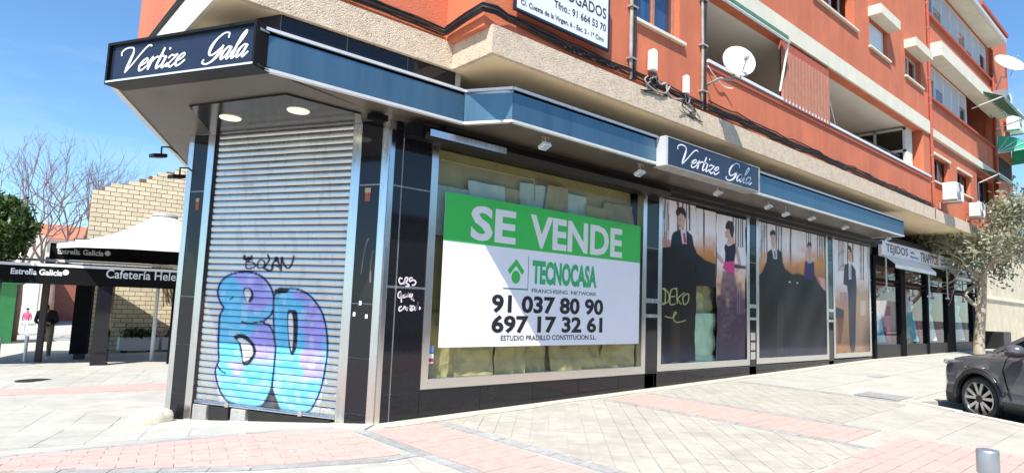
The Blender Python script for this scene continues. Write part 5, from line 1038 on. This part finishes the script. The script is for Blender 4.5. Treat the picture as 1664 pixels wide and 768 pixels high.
for sgn in (-1, 1):
    pl = M(); pl.tube([cp(1.10, sgn*.82, 1.05), cp(1.98, sgn*.61, 1.54), cp(2.7, sgn*.62, 1.565), cp(3.5, sgn*.61, 1.535), cp(4.2, sgn*.76, 1.11)], .03, 6); pl.build('roof_pillar', K['carp'], car)
    mr = M(); mr.smooth = True; e = cp(1.62, sgn*1.03, 1.10); mr.ellips((e[0], e[1], e[2]), (.10, .13, .085), 14, 8); mi_ = mr.build('wing_mirror', K['carp'], car)
    mr = M(); mr.tube([cp(1.60, sgn*.86, 1.04), cp(1.62, sgn*1.0, 1.05)], .03, 6); mr.ellips((e[0], e[1], e[2]-.03), (.10, .125, .07), 12, 8); mr.build('mirror_base', K['plastic'], mi_)
    hl = M(); hl.smooth = True; hp = [(.09, .66, .78), (.14, .745, .80), (.30, .84, .85), (.46, .885, .885), (.44, .86, .915), (.26, .79, .905), (.12, .69, .86)]
    hl.prism([cp(a, sgn*(b+.012), c) for a, b, c in hp], np.array([*(BU*.02-BN*(-sgn)*.012), .006])); hl.build('headlight', K['whitesat'], car)
    hl = M(); hl.prism([cp(a-.002, sgn*(b+.022), c) for a, b, c in ((.02, .55, .78), (.06, .68, .80), (.16, .77, .84), (.10, .69, .86), (.03, .55, .83))], np.array([*(BU*.01), 0])); hl.build('headlight_trim', K['black'], car)
    for xc in (.86, 3.56):
        arch = M(); arch.smooth = True; P = [cp(xc+.40*math.cos(a), sgn*.905, .335+.40*math.sin(a)) for a in np.linspace(math.pi*1.05, -.05*math.pi, 26)]; arch.tube(P, .028, 6); arch.build('arch_trim', K['plastic'], car)
        ty = M(); ty.smooth = True; c0 = cp(xc, sgn*.80, .335); ax = np.array([*(BN*sgn), 0.0])
        ty.lathe(c0, [(.22, -.09), (.30, -.10), (.327, -.07), (.335, 0), (.327, .055), (.305, .083), (.262, .086), (.25, .07)], 40, ax); tyo = ty.build('wheel', K['rubber'], car)
        rm_ = M(); rm_.lathe(c0, [(.252, .06), (.250, .082), (.238, .085), (.228, .05), (.225, -.05)], 36, ax); rm_.build('rim', K['rim'], tyo); dk = M(); dk.lathe(c0, [(0, -.02), (.235, -.02)], 24, ax); dk.build('brake_disc', K['matblack'], tyo)
        e1 = np.array([*BU, 0.]); e2 = np.array([0, 0, 1.]); sp = M(); hb = M()
        for k in range(5):
            for off_ in (-.22, .22):
                a = 2*math.pi*k/5+.3+off_*.55; b2 = 2*math.pi*k/5+.3+off_*1.25; d1 = math.cos(a)*e1+math.sin(a)*e2; d2 = math.cos(b2)*e1+math.sin(b2)*e2; n2 = -math.sin(b2)*e1+math.cos(b2)*e2; n1_ = -math.sin(a)*e1+math.cos(a)*e2; C0 = np.array(c0)+ax*.05
                sp.prism([C0+d1*.04-n1_*.016, C0+d2*.238-n2*.026, C0+d2*.238+n2*.026, C0+d1*.04+n1_*.016], ax*.024)
        sp.build('spoke', K['rim'], tyo); hb.lathe(np.array(c0)+ax*.05, [(.055, 0), (.055, .028), (.035, .034), (0, .035)], 16, ax); hb.build('hub_cap', K['darkmetal'], tyo)
dr = M(); dp = [(1.42, .40), (1.36, .55), (1.30, .80), (1.36, .95), (1.45, 1.04)]; dr.tube([cp(a, -.908, b) for a, b in dp], .006, 4); dr.tube([cp(a, .908, b) for a, b in dp], .006, 4); dr.tube([cp(2.45, -.91, .38), cp(2.45, -.905, 1.05)], .006, 4); dr.build('door_seam', K['matblack'], car)
dh = M(); dh.obox(cp(2.15, -.935, .86), np.array([*(-BU*.2), 0]), np.array([*(BN*.03), 0]), (0, 0, .03)); dh.build('door_handle', K['carp'], car); gr = M(); gr.obox(cp(-.012, -.45, .35), np.array([*(BN*.9), 0]), np.array([*(-BU*.03), 0]), (0, 0, .22)); gr.build('grille', K['matblack'], car)

# trees
def leafmass(mm, pts, n, size, spread, rngs):
    pts = np.array(pts); idx = rngs.integers(0, len(pts), n); c = pts[idx]+rngs.normal(size=(n, 3))*spread; a = rngs.normal(size=(n, 3)); a /= np.linalg.norm(a, axis=1)[:, None]; b = np.cross(a, rngs.normal(size=(n, 3))); b /= np.linalg.norm(b, axis=1)[:, None]; s = size*(.6+.8*rngs.random(n))[:, None]
    V = np.stack([c-a*s, c-b*s*.42, c+a*s, c+b*s*.42], 1).reshape(-1, 3); base = len(mm.v); mm.v += [tuple(p) for p in V.tolist()]; mm.f += [(base+4*i, base+4*i+1, base+4*i+2, base+4*i+3) for i in range(n)]; mm.mi += [0]*n; mm.sm += [False]*n
def branches(p, d, ln, r, lev, rg, out, tips, up=.15, k=3, spr=.55, shrink=.72):
    n = 4; P = [np.array(p)]; q = np.array(d, float)
    for i in range(n): q = q+rg.normal(size=3)*.13+np.array([0, 0, up*.3]); q /= np.linalg.norm(q); P.append(P[-1]+q*ln/n)
    out.append((P, [r*(1-.4*i/n) for i in range(n+1)], lev))
    if lev == 0: tips.append(P[-1]); tips.append(P[-2]); return
    for j in range(k):
        t = P[-1] if j < 2 else P[rg.integers(2, n+1)]; e = q+rg.normal(size=3)*spr; e[2] += up; e /= np.linalg.norm(e); branches(t, e, ln*shrink*(.8+.4*rg.random()), r*.58, lev-1, rg, out, tips, up, k, spr, shrink)
def tree_branches(name, out, mt, parent, mn=0):
    m_ = M(); m_.smooth = True
    for P, R, lev in out: m_.tube(P, R, 7 if lev > 3 else (5 if lev > 1 else 3), cap=False)
    return m_.build(name, mt, parent)
rg = np.random.default_rng(12); tb = np.array([23.15, -1.02, gh(23.1, -1.0)]); tr_ = thing('street_tree', 'small pale-trunked street tree with grey-green leaves before the fabric shop', 'tree', tb)
tk = M(); tk.smooth = True; tk.tube(catmull([tb, tb+[.03, 0, .5], tb+[.0, -.1, 1.5], tb+[.06, -.15, 2.3], tb+[.05, -.2, 2.9]], 4), list(np.linspace(.19, .12, 17)), 10); tk.build('trunk', K['bark'], tr_)
lm = M(); lm.smooth = True; lm.tube(catmull([tb+[.0, -.1, 1.6], tb+[-.0, .35, 2.1], tb+[.5, .1, 2.5]], 4), .07, 7); lm.build('cut_limb', K['bark'], tr_)
out, tips = [], []
for i in range(7): a = i*.9; branches(tb+np.array([.05, -.2, 2.3+.12*i]), (math.cos(a)*.8, math.sin(a)*.8, .55), 1.0, .06, 3, rg, out, tips, .10, 3, .55, .78)
tree_branches('limbs', out, K['bark'], tr_); lf = M(); tips = np.array(tips); cc = tb+np.array([-.05, -.25, 4.25])
tips = tips[np.linalg.norm((tips-cc)/np.array([2.0, 2.0, 1.7]), axis=1) < 1.15]; leafmass(lf, tips, 9500, .08, .27, rg); lf.build('foliage', LEAF_O, tr_, kind='stuff')
# pale stone house beyond the corner
ph = thing('stone_house', 'sunlit pale stone house beyond the end of the block', 'building', (36, 3, .4)); bx('wall', K['stonew'], ph, 33, 47, 1.2, 12, 0, 6.2)
bx('roof', K['roof'], ph, 32.6, 47.4, .8, 12.4, 6.2, 6.5); rr = np.random.default_rng(4); z = .45
while z < 6.0:
    y = 1.25+rr.random()*.3
    while y < 4.2:
        wd = .5+rr.random()*.5
        if rr.random() < .75: M().box(32.965-rr.random()*.012, 33.01, y, y+wd-.03, z, z+.37).build('stone_block', K['stonew'], ph)
        y += wd
    z += .40
fbx = bx('facade_ledge', K['cream'], ph, 32.9, 47, 1.12, 1.2, 2.7, 2.85)
o = tag(M().box(30.2, 31.6, -.4, .6, gh(30, 0), gh(30, 0)+.75).build('planter_box', K['darkmetal'], bevel=.03), 'low dark box at the foot of the pale stone house', 'box')

# ================================================================== CAFE TERRACE ON THE LEFT
d1 = np.array([.94, -.341, 0]); n1v = np.array([.341, .94, 0]); P0 = np.array([-1.0, 12.33, 0])
def cf(t, b, z): return tuple(P0+d1*t+n1v*b+np.array([0, 0, z]))
def cbox(name, m, par, t0, t1, b0, b1, z0, z1, **k): return M().obox(cf(t0, b0, z0), d1*(t1-t0), n1v*(b1-b0), (0, 0, z1-z0)).build(name, m, par, **k)
cafe = thing('cafe_pergola', 'black cafe terrace pergola with white lettering on its fascia', 'pergola', cf(0, 2, -.45))
cbox('fascia', K['matblack'], cafe, -4.2, 1.9, 0, .18, 1.56, 2.0); cbox('white_trim', K['white'], cafe, -4.2, 1.9, -.02, .2, 2.003, 2.07); cbox('white_trim', K['white'], cafe, -2.2, 1.9, .9, 1.0, 2.16, 2.22)
cbox('roof', K['matblack'], cafe, -4.2, 1.9, .2, 4.6, 1.92, 2.0); cbox('fascia', K['black'], cafe, -4.2, 1.9, 4.6, 4.75, 1.62, 2.05); cbox('roof', K['matblack'], cafe, -1.65, 1.9, 1.1, 4.6, 2.09, 2.14)
cbox('upper_fascia', K['matblack'], cafe, -1.55, 2.2, 1.0, 1.2, 2.24, 2.66); cbox('side_fascia', K['matblack'], cafe, 1.75, 1.9, .2, 4.6, 1.6, 1.92)
gzc = gh(-1, 12.3)
cbox('post', K['tile'], cafe, -.17, .17, .02, .3, gzc-.1, 1.56); cbox('post', K['matblack'], cafe, -1.15, -.75, 2.2, 2.5, gzc+.1, 1.9); cbox('post_foot', K['darkmetal'], cafe, -1.05, -.8, 2.25, 2.45, gzc-.15, gzc+.1)
cbox('post', K['darkbrown'], cafe, -1.78, -1.64, 1.6, 1.74, gzc-.15, 1.9); cbox('post', K['matblack'], cafe, 1.55, 1.85, .1, .4, gzc-.1, 1.56)
def cplane(x, y, b=0): return hit(x, y, n1v, float(n1v@(P0+n1v*b)))
def ctext(t, pa, pb, ht, b, bold=.0):
    A = cplane(*pa, b); Bq = cplane(*pb, b); text(t, A-n1v*.003, d1, (0, 0, 1), float(np.linalg.norm(Bq-A)), ht, -n1v, K['white'], cafe, 'lettering', bold, .004)
ctext('Estrella Galicia', (17, 444.5), (101, 448), .15, 0, .03); ctext('Cafetería Helena', (172, 451.5), (303, 457.5), .23, 0, .012); ctext('Estrella Galicia', (93, 412), (168, 416), .15, 1.0, .03)
for q, b in (((107, 442.5), 0), ((175, 411.5), 1.0)):
    c = cplane(*q, b); s_ = M(); s_.lathe(c-n1v*.002, [(0, .006), (.07, .006), (.07, 0)], 16, -n1v); s_.build('round_emblem', K['white'], cafe)
for (t, b) in ((-2.6, 3.2), (-.9, 3.0)): cbox('white_bar', emis('white_bar_glow', (1, 1, 1), 1.2), cafe, t, t+.75, b, b+.12, 1.86, 1.90)  # bright white bars under the roof, given their own emission
fl = thing('floodlight', 'black floodlight standing on the cafe pergola beside the brick wall', 'floodlight', deep(131, 398, 16.8)); q = np.array(deep(131, 393, 16.8)); h = M(); h.obox(q-d1*.17-np.array([0, 0, .1]), d1*.34, n1v*.1, (0, 0, .2)); h.build('lamp_head', K['darkmetal'], fl, bevel=.02); h = M(); h.obox(q-d1*.13-np.array([0, 0, .07])-n1v*.004, d1*.26, n1v*.002, (0, 0, .13)); h.build('lamp_glass', K['louvre'], fl); h = M(); h.tube([q+n1v*.05, q+n1v*.05-np.array([0, 0, .3])], .02, 6); h.build('stem', K['darkmetal'], fl)
# white tent behind
tn = thing('white_tent', 'white peaked canvas tent with a grey vent cap behind the cafe fascia', 'tent', (.42, 13.3, -.4)); tm = M(); tm.smooth = True
tm.lathe((.42, 13.25, 0), [(.30, 3.60), (.42, 3.50), (.75, 3.25), (1.25, 2.98), (1.8, 2.78), (2.45, 2.62), (2.45, 2.5)], 12); tm.build('canvas', K['canvas'], tn); tm = M(); tm.smooth = True; tm.lathe((.42, 13.25, 0), [(.34, 3.60), (.33, 3.66), (.20, 3.72), (0, 3.74)], 16); tm.build('vent_cap', K['stucco2'] if False else K['border'], tn)
tm = M(); tm.tube([(.42, 13.25, -.45), (.42, 13.25, 3.6)], .05, 8); tm.build('mast', K['alu'], tn)
# cream brick wall with a stepped top
YW = 17.4
bw = thing('brick_house', 'cream brick house wall with a stepped top behind the cafe terrace', 'building', (0, YW, -.5)); XL = -.86
steps = lambda x: fi(x, ((XL, 4.62), (-.44, 4.85), (.26, 5.13), (.97, 5.5), (1.8, 5.86), (4.5, 7.0)))
wm = M(); xq = XL+.012
while xq < 4.4: wm.box(xq, xq+.262, YW+.012, YW+.25, -.8, steps(xq+.1)-.02); xq += .262
wm.build('wall_core', K['brickm'], bw); M().prism([(XL+.07, YW+.3, -1), (4.4, YW+.3, -1), (4.4, 27, -1), (1.0, 27, -1)], (0, 0, 5.3)).build('rear_volume', K['brickc'], bw)
bl, bh_, gap = .335, .148, .018; protos = {}; cells = []
for j in range(int(7.2/bh_)):
    z = -.62+j*bh_
    i = 0; x = XL-(bl*.5 if j % 2 else 0)
    while x < 4.4:
        a, b = max(x, XL), x+bl-gap
        if b-a > .05 and z+bh_*.6 < steps((a+b)/2): 
            px, py, _ = proj([(a+b)/2, YW, z]); hidden = px[0] > 312 or px[0] < 0 or 392 < py[0] < 470 or py[0] > 590 or (py[0] < 470 and px[0] > 205 and py[0] > 352)
            cells.append((hidden, (a, b, z)))
        x += bl
vis = [c for h_, c in cells if not h_]; vis.sort(key=lambda c: -c[2] if c[2] > 2.6 else c[0]*0-0.0); lst = vis[:300]; rest = vis[300:]+[c for h_, c in cells if h_]
for (a, b, z) in lst:
    key = round(b-a, 2)
    if key not in protos: protos[key] = M().box(a, b, YW-.004, YW+.03, z, z+bh_-gap).build('brick', K['brickc'], bw); protos[key]['o'] = (a, z); 
    else: a0, z0_ = protos[key]['o']; mesh_copy(protos[key], bw, (a-a0, random.uniform(-.004, .003), z-z0_))
for p_ in protos.values(): del p_['o']
rm2 = M(); [rm2.box(a, b, YW-.004, YW+.03, z, z+bh_-gap) for a, b, z in rest]; rm2.build('brick', K['brickc'], bw, kind='stuff')
# planters with plants
def planter(label, x0, x1, seed):
    y0, y1 = 16.75, 17.15; z = gh(0, 17)+.02; t = thing('planter', label, 'planter', (x0, y0, z)); p = M()
    p.box(x0, x1, y0, y0+.04, z+.06, z+.48); p.box(x0, x1, y1-.04, y1, z+.06, z+.48); p.box(x0, x0+.04, y0+.04, y1-.04, z+.06, z+.48); p.box(x1-.04, x1, y0+.04, y1-.04, z+.06, z+.48); p.build('trough', K['canvas'], t)
    p = M(); [p.box(x, x+.15, y0+.05, y1-.05, z-.04, z+.06) for x in (x0+.1, x1-.25)]; p.build('foot', K['matblack'], t); bx('soil', K['soil'], t, x0+.04, x1-.04, y0+.04, y1-.04, z+.1, z+.44)
    r = np.random.default_rng(seed); pts = [(x0+.1+(x1-x0-.2)*r.random(), (y0+y1)/2, z+.48+.12*r.random()) for _ in range(7)]; l = M(); leafmass(l, pts, 500, .07, .09, r); l.build('plants', LEAF_S, t, kind='stuff')
planter('left white trough planter with trailing plants against the brick wall', .22, 1.36, 1); planter('right white trough planter nearest the shop pier', 1.46, 2.7, 2)
# dry palm fronds hanging in front of the wall
df = thing('dry_plant', 'brown dry hanging plant on the brick wall above the planters', 'plant', (1.6, 17.2, 2.2)); dm_ = M(); r = np.random.default_rng(9)
for k in range(60):
    x = .9+r.random()*1.5; z0_ = 2.25-(x-.9)*.55; dm_.tube(catmull([(x, 17.25, z0_+.5), (x+.1, 17.12, z0_+.1), (x+.22+.2*r.random(), 17.05+r.random()*.2, z0_-.5-.5*r.random())], 4), .014, 3)
dm_.build('fronds', mat('dry_frond', (.17, .11, .07), .9, var=.3), df)
# lump of concrete at the pier foot
ck = M(); ck.smooth = False; q = np.array([-1.78, 2.72, gh(-1.8, 2.7)]); ring = []; rr = np.random.default_rng(2)
ck.smooth = True; ck.lathe(q, [(.27, -.05), (.275, .0), (.27, .06), (.255, .12), (.225, .165), (.17, .19), (.09, .205), (.001, .20)], 30); ck.v = [tuple(q+(np.array(v)-q)*np.array([1, .8, 1])*(1+.05*math.sin(v[0]*31+v[1]*17)+.03*math.sin(v[1]*43+v[2]*60))) for v in ck.v]
tag(ck.build('concrete_lump', K['concrete']), 'whitewashed concrete lump at the foot of the left granite pier', 'concrete block')
# hanging floodlights beside the pier
for (px_, py_, l) in ((262, 253, 'black floodlight on an arm against the sky, left of the canopy'), (292, 287, 'black floodlight on an arm against the brick wall top')):
    c = deep(px_, py_, 8.3); t = thing('floodlight', l, 'floodlight', c); h = M(); h.obox(c-np.array([.09, .05, .04]), np.array([.17, .05, .03]), np.array([-.04, .13, 0]), (0.0, .02, .055)); h.build('lamp_head', K['darkmetal'], t, bevel=.01); e = deep(px_+26, py_-4, 8.6); a = M(); a.tube([c+[0, 0, .02], c+[0, .02, .12], c*.5+e*.5+[0, 0, .1], e], .012, 5); a.build('arm', K['darkmetal'], t)
# background street behind the cafe
fb_ = thing('far_brick_building', 'red brick building at the end of the street behind the walking man', 'building', (2.0, 44, -1)); bx('wall', K['redbrick'], fb_, .55, 3.2, 44, 50, -2, 2.6); bx('side_wall', K['stonew'], fb_, 3.2, 4.6, 44.5, 50, -2, 2.2); bx('roof', K['roof'], fb_, .4, 3.4, 43.8, 50.2, 2.6, 3.0); 
f2 = thing('far_white_building', 'white rendered building left of the far red brick building', 'building', (-.6, 40, -1)); bx('wall', K['cream'], f2, -1.3, -.15, 38, 46, -2, 4.4); bx('brick_pier', K['darkbrown'], f2, -.15, .35, 38.2, 46, -2, 3.2); bx('wall', K['whitesat'], f2, -.95, -.3, 37.96, 38, -.6, 2.2)
f3 = thing('far_house', 'distant pale house with a red roof seen over the cafe pergola', 'building', (0, 60, -1)); bx('wall', K['cream'], f3, -2.2, 5.0, 58, 66, -2, 5.4); rf = M(); rf.prism([(-2.6, 57.6, 5.4), (5.4, 57.6, 5.4), (5.4, 62, 6.9), (-2.6, 62, 6.9)], (0, 0, .12)); rf.build('roof', K['roof'], f3)
for x in (-1.2, .6, 2.4): f_w = bx('window', K['alu'], f3, x, x+.8, 57.95, 58, 3.4, 4.7); bx('pane', G_DARK, f_w, x+.08, x+.72, 57.93, 57.948, 3.5, 4.6)
at_ = M(); at_.tube([(-1.05, 50, -1), (-1.05, 50, 12.3)], .02, 4); at_.tube([(-1.4, 50, 12.2), (.3, 49.6, 12.0)], .015, 4); [at_.tube([(-1.2+i*.3, 49.7, 12.17-.04*i), (-1.2+i*.3, 50.3, 12.17-.04*i)], .01, 3) for i in range(5)]; tag(at_.build('roof_antenna', K['cableg']), 'thin television antenna above the bare trees', 'antenna')
gk = thing('green_kiosk', 'green painted kiosk at the left edge behind the bollards', 'kiosk', (-2.6, 24, -.7)); M().prism([(-3.6, 23.6, -.95), (-2.1, 24.0, -.95), (-2.0, 26, -.95), (-3.6, 26, -.95)], (0, 0, 2.5)).build('body', K['greenk'], gk); M().prism([(-3.7, 23.5, 1.55), (-2.0, 23.9, 1.55), (-1.9, 26.1, 1.55), (-3.7, 26.1, 1.55)], (0, 0, .12)).build('roof', K['greenk'], gk)
bollard('grey steel bollard at the far left edge of the photo', -2.86, 15.15, .66, .05, 'alu'); bollard('grey steel bollard left of the walking man', -2.31, 14.75, .68, .05, 'alu')
# clipped round tree
tp_ = np.array([-3.1, 13.2, gh(-3.1, 13.2)]); tt = thing('topiary_tree', 'clipped round dense green tree at the left edge above the pergola', 'tree', tp_); tk = M(); tk.smooth = True; tk.tube([tp_, tp_+[0, 0, 2.4]], .05, 8); tk.build('trunk', K['darkbark'], tt)
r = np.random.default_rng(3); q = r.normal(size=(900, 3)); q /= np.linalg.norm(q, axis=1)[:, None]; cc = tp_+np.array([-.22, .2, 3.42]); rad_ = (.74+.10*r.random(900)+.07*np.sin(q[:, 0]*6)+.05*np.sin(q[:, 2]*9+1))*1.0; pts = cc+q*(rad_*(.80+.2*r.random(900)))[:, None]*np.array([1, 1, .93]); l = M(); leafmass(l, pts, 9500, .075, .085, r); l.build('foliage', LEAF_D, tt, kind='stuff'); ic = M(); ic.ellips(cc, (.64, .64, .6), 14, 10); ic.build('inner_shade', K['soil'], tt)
# bare trees
for i, (x, y, hgt, sd, l) in enumerate(((-1.95, 26.0, 1.15, 21, 'tall bare tree left, behind the clipped green tree'), (-.95, 25.2, .95, 33, 'bare tree right, beside the cream brick house'))):
    b0 = np.array([x, y, gh(x, y)]); t = thing('bare_tree', l, 'tree', b0, group='leafless trees behind the cafe'); rg = np.random.default_rng(sd); out, tips = [], []
    trk = M(); trk.smooth = True; trk.tube([b0, b0+[.05, 0, 1.6], b0+[0, .05, 3.0]], [.15, .13, .11], 8); trk.build('trunk', K['darkbark'], t)
    for k in range(5): a = k*1.3+i; branches(b0+np.array([0, .04, 2.2+.18*k]), (math.cos(a)*.6, math.sin(a)*.4, .8), 1.9*hgt, .06, 4, rg, out, tips, .16, 3, .42, .76)
    tree_branches('limbs', out, K['darkbark'], t)

# ================================================================== PEOPLE
def person(label, loc, yaw, V_, E_, R_, parts, sc_=1.0, hairless=False, mats=None):
    me = bpy.data.meshes.new('body'); me.from_pydata(V_, E_, []); o = bpy.data.objects.new('body', me); COL.objects.link(o)
    sk = o.modifiers.new('skin', 'SKIN'); sk.use_smooth_shade = True
    for i, r in enumerate(R_): me.skin_vertices[0].data[i].radius = r if isinstance(r, tuple) else (r, r)
    me.skin_vertices[0].data[0].use_root = True; o.modifiers.new('sub', 'SUBSURF').levels = 1
    dg = bpy.context.evaluated_depsgraph_get(); m2 = bpy.data.meshes.new_from_object(o.evaluated_get(dg)); bpy.data.objects.remove(o)
    t = thing('person', label, 'person', loc); t.rotation_euler = (0, 0, yaw); t.scale = (sc_,)*3
    for m in mats: m2.materials.append(m)
    for p in m2.polygons: p.use_smooth = True; p.material_index = parts(p.center)
    b = bpy.data.objects.new('body', m2); COL.objects.link(b); b.parent = t; return t
# figure leaning forward over a phone, facing -Y
V_ = [(0, 0, .90), (0, -.02, 1.05), (0, -.10, 1.20), (0, -.20, 1.30), (0, -.29, 1.34), (0, -.36, 1.36), (0, -.42, 1.41),
      (.10, .01, .86), (.12, -.12, .50), (.12, -.10, .09), (.125, -.23, .035), (-.10, .02, .86), (-.12, .04, .50), (-.13, .20, .10), (-.13, .08, .035),
      (.19, -.17, 1.27), (.26, -.12, 1.03), (.14, -.29, .98), (.09, -.36, 1.00), (-.19, -.17, 1.27), (-.26, -.12, 1.03), (-.12, -.29, .97), (-.06, -.35, .99)]
E_ = [(0, 1), (1, 2), (2, 3), (3, 4), (4, 5), (5, 6), (0, 7), (7, 8), (8, 9), (9, 10), (0, 11), (11, 12), (12, 13), (13, 14), (3, 15), (15, 16), (16, 17), (17, 18), (3, 19), (19, 20), (20, 21), (21, 22)]
R_ = [(.16, .12), (.17, .13), (.21, .15), (.18, .12), .055, .08, .085, .10, .075, .06, .045, .10, .075, .06, .045, .065, .048, .036, .03, .065, .048, .036, .03]
for hand, base, sx in ((18, (.09, -.36, 1.0), -1), (22, (-.06, -.35, .99), 1)):
    for f_i in range(5):
        b0 = len(V_); dx = sx*.012+(f_i-2)*.016; ln = (.045, .06, .065, .06, .05)[f_i]
        V_ += [(base[0]+dx, base[1]-.03, base[2]+.0), (base[0]+dx*1.1, base[1]-.03-ln*.6, base[2]+.012), (base[0]+dx*1.0+sx*.008, base[1]-.03-ln*.8, base[2]+.035)]; E_ += [(hand, b0), (b0, b0+1), (b0+1, b0+2)]; R_ += [.010, .009, .008]
def pt(c):
    if c.y < -.315 and c.z < 1.08 and c.z > .9: return 2
    if c.y < -.30 and c.z > 1.27: return 2
    if c.z < .075: return 3
    return 0 if c.z < .93 and c.y > -.25 else 1
wx, wy = -1.82, 15.55; wz_ = gh(wx, wy)
man = person('man in a black jacket and khaki trousers bent over his phone under the pergola', (wx, wy, wz_+.005), rad(-18), V_, E_, R_, pt, 1.02, mats=[K['khaki'], K['blackc'], K['skin'], K['whitesat']])
def child(m_, name, mt, par): o = m_.build(name, mt); o.parent = par; return o
hr = M(); hr.smooth = True; hr.ellips((0, -.375, 1.435), (.095, .11, .085), 14, 10); child(hr, 'hair', K['hair'], man); cl = M(); cl.smooth = True; cl.lathe((0, -.25, 1.31), [(.07, -.02), (.085, .03), (.075, .05)], 12); child(cl, 'collar', K['blackc'], man)
fc = M(); [fc.ellips((s*.033, -.505, 1.39), (.010, .006, .007), 8, 6) for s in (-1, 1)]; child(fc, 'eye', K['hair'], man); fc = M(); fc.ellips((0, -.512, 1.365), (.012, .016, .02), 8, 6); [fc.ellips((s*.092, -.41, 1.39), (.012, .02, .028), 8, 6) for s in (-1, 1)]; child(fc, 'nose_and_ears', K['skin'], man); fc = M(); fc.ellips((0, -.50, 1.335), (.022, .006, .006), 8, 6); child(fc, 'mouth', K['redl'], man)
ph_ = M(); ph_.obox((-.02, -.02, -.005), (.075, 0, 0), (0, .10, .06), (0, -.005, .01)); o = ph_.build('phone', K['black']); tag(o, 'dark phone held by the man in the black jacket', 'phone'); R3 = Matrix.Rotation(rad(-18), 4, 'Z'); o.location = Vector((wx, wy, wz_))+(R3 @ Vector((0, -.43, .99)))*1.02; o.rotation_euler = (0, 0, rad(-18))
# two far passers-by
V2 = [(0, 0, .95), (0, 0, 1.15), (0, 0, 1.36), (0, 0, 1.46), (0, -.01, 1.54), (0, -.02, 1.64), (.09, 0, .9), (.11, -.12, .5), (.12, -.18, .08), (.12, -.30, .04), (-.09, 0, .9), (-.10, .08, .5), (-.10, .22, .10), (-.1, .12, .04), (.18, 0, 1.38), (.23, .03, 1.1), (.22, -.1, .86), (-.18, 0, 1.38), (-.23, -.03, 1.1), (-.22, .1, .88)]
E2 = [(0, 1), (1, 2), (2, 3), (3, 4), (4, 5), (0, 6), (6, 7), (7, 8), (8, 9), (0, 10), (10, 11), (11, 12), (12, 13), (2, 14), (14, 15), (15, 16), (2, 17), (17, 18), (18, 19)]
R2 = [(.14, .1), (.14, .1), (.15, .1), .05, .08, .085, .08, .06, .04, .04, .08, .06, .04, .04, .06, .045, .032, .06, .045, .032]
def pt2(c): return 2 if c.z > 1.46 or (c.z < .9 and abs(c.x) > .19) else (3 if c.z < .07 else (0 if c.z < .95 else 1))
for x, y, l, mm_, yw in ((-1.72, 30.5, 'far passer-by in dark clothes at the left edge', [K['blackc'], K['blackc'], K['skin'], K['blackc']], .6), (-1.25, 30.2, 'far passer-by in a pink top beside the one in dark clothes', [K['whitesat'], K['pink'], K['skin'], K['blackc']], -.4)):
    p_ = person(l, (x, y, gh(x, y)), yw, V2, E2, R2, pt2, .95 if mm_[1] != K['pink'] else .72, mats=mm_); hr = M(); hr.smooth = True; hr.ellips((0, .0, 1.67), (.09, .10, .085), 12, 8); child(hr, 'hair', K['hair'], p_)

# ================================================================== THE OTHER SIDE OF THE STREET (seen mirrored in the shop glass and granite)
ob = thing('opposite_building', 'pale apartment row across the street, seen only as a reflection in the shop glass', 'building', (30, -34, 0))
bx('wall', K['cream'], ob, -50, 95, -46, -34, -.2, 7.5); bx('roof', K['roof'], ob, -50.3, 95.3, -46.3, -33.7, 7.5, 7.9)
for i in range(24):
    for z in (1.2, 4.6): f_ = bx('window', K['darkmetal'], ob, -46+i*5.8, -44.2+i*5.8, -34, -33.96, z, z+1.6); bx('pane', G_WIN, f_, -45.9+i*5.8, -44.3+i*5.8, -33.95, -33.94, z+.1, z+1.5)
for i, (x, y) in enumerate(((6, -17), (17, -16.5), (33, -14), (52, -13), (-12, -20))):
    b0 = np.array([x, y, gh(x, y)]); t = thing('kerbside_tree', ('tree across the street facing the sale banner', 'second tree across the street, facing the posters', 'third tree across the street, towards the fabric shop', 'fourth and farthest tree across the street', 'tree across the street facing the shutter')[i], 'tree', b0, group='trees across the street')
    tk = M(); tk.tube([b0, b0+[.05, 0, 1.3], b0+[0, .05, 2.6]], [.16, .13, .1], 8); tk.build('trunk', K['bark'], t); rg = np.random.default_rng(70+i); out, tips = [], []
    for k in range(5): branches(b0+np.array([0, .04, 2.3]), (math.cos(k*1.3)*.7, math.sin(k*1.3)*.7, .6), 1.3, .06, 2, rg, out, tips, .1, 3, .55, .8)
    tree_branches('limbs', out, K['bark'], t); l = M(); leafmass(l, tips, 1800, .16, .35, rg); l.build('foliage', LEAF_O, t, kind='stuff')
van = thing('delivery_van', 'white delivery van parked across the street, mirrored in the fabric shop glass', 'van', (44, -9, gh(44, -9))); z = gh(44, -9)-.1; b = M()
b.prism([(41.2, -10, z+.35), (46.6, -10, z+.35), (46.6, -10, z+2.3), (42.9, -10, z+2.4), (42.2, -10, z+1.35), (41.3, -10, z+1.1)], (0, 1.9, 0)); b.build('body', K['white'], van, bevel=.06)
b = M(); b.prism([(42.32, -10.01, z+1.38), (43.3, -10.01, z+1.38), (43.3, -10.01, z+2.05), (42.75, -10.01, z+2.05)], (0, 1.92, 0)); b.build('window', G_CAR, van)
for x in (42.2, 45.6):
    for y in (-9.95, -8.2): b = M(); b.smooth = True; b.lathe((x, y, z+.34), [(.2, -.1), (.33, -.1), (.34, 0), (.33, .1), (.2, .1)], 20, (0, 1, 0)); b.build('wheel', K['rubber'], van)
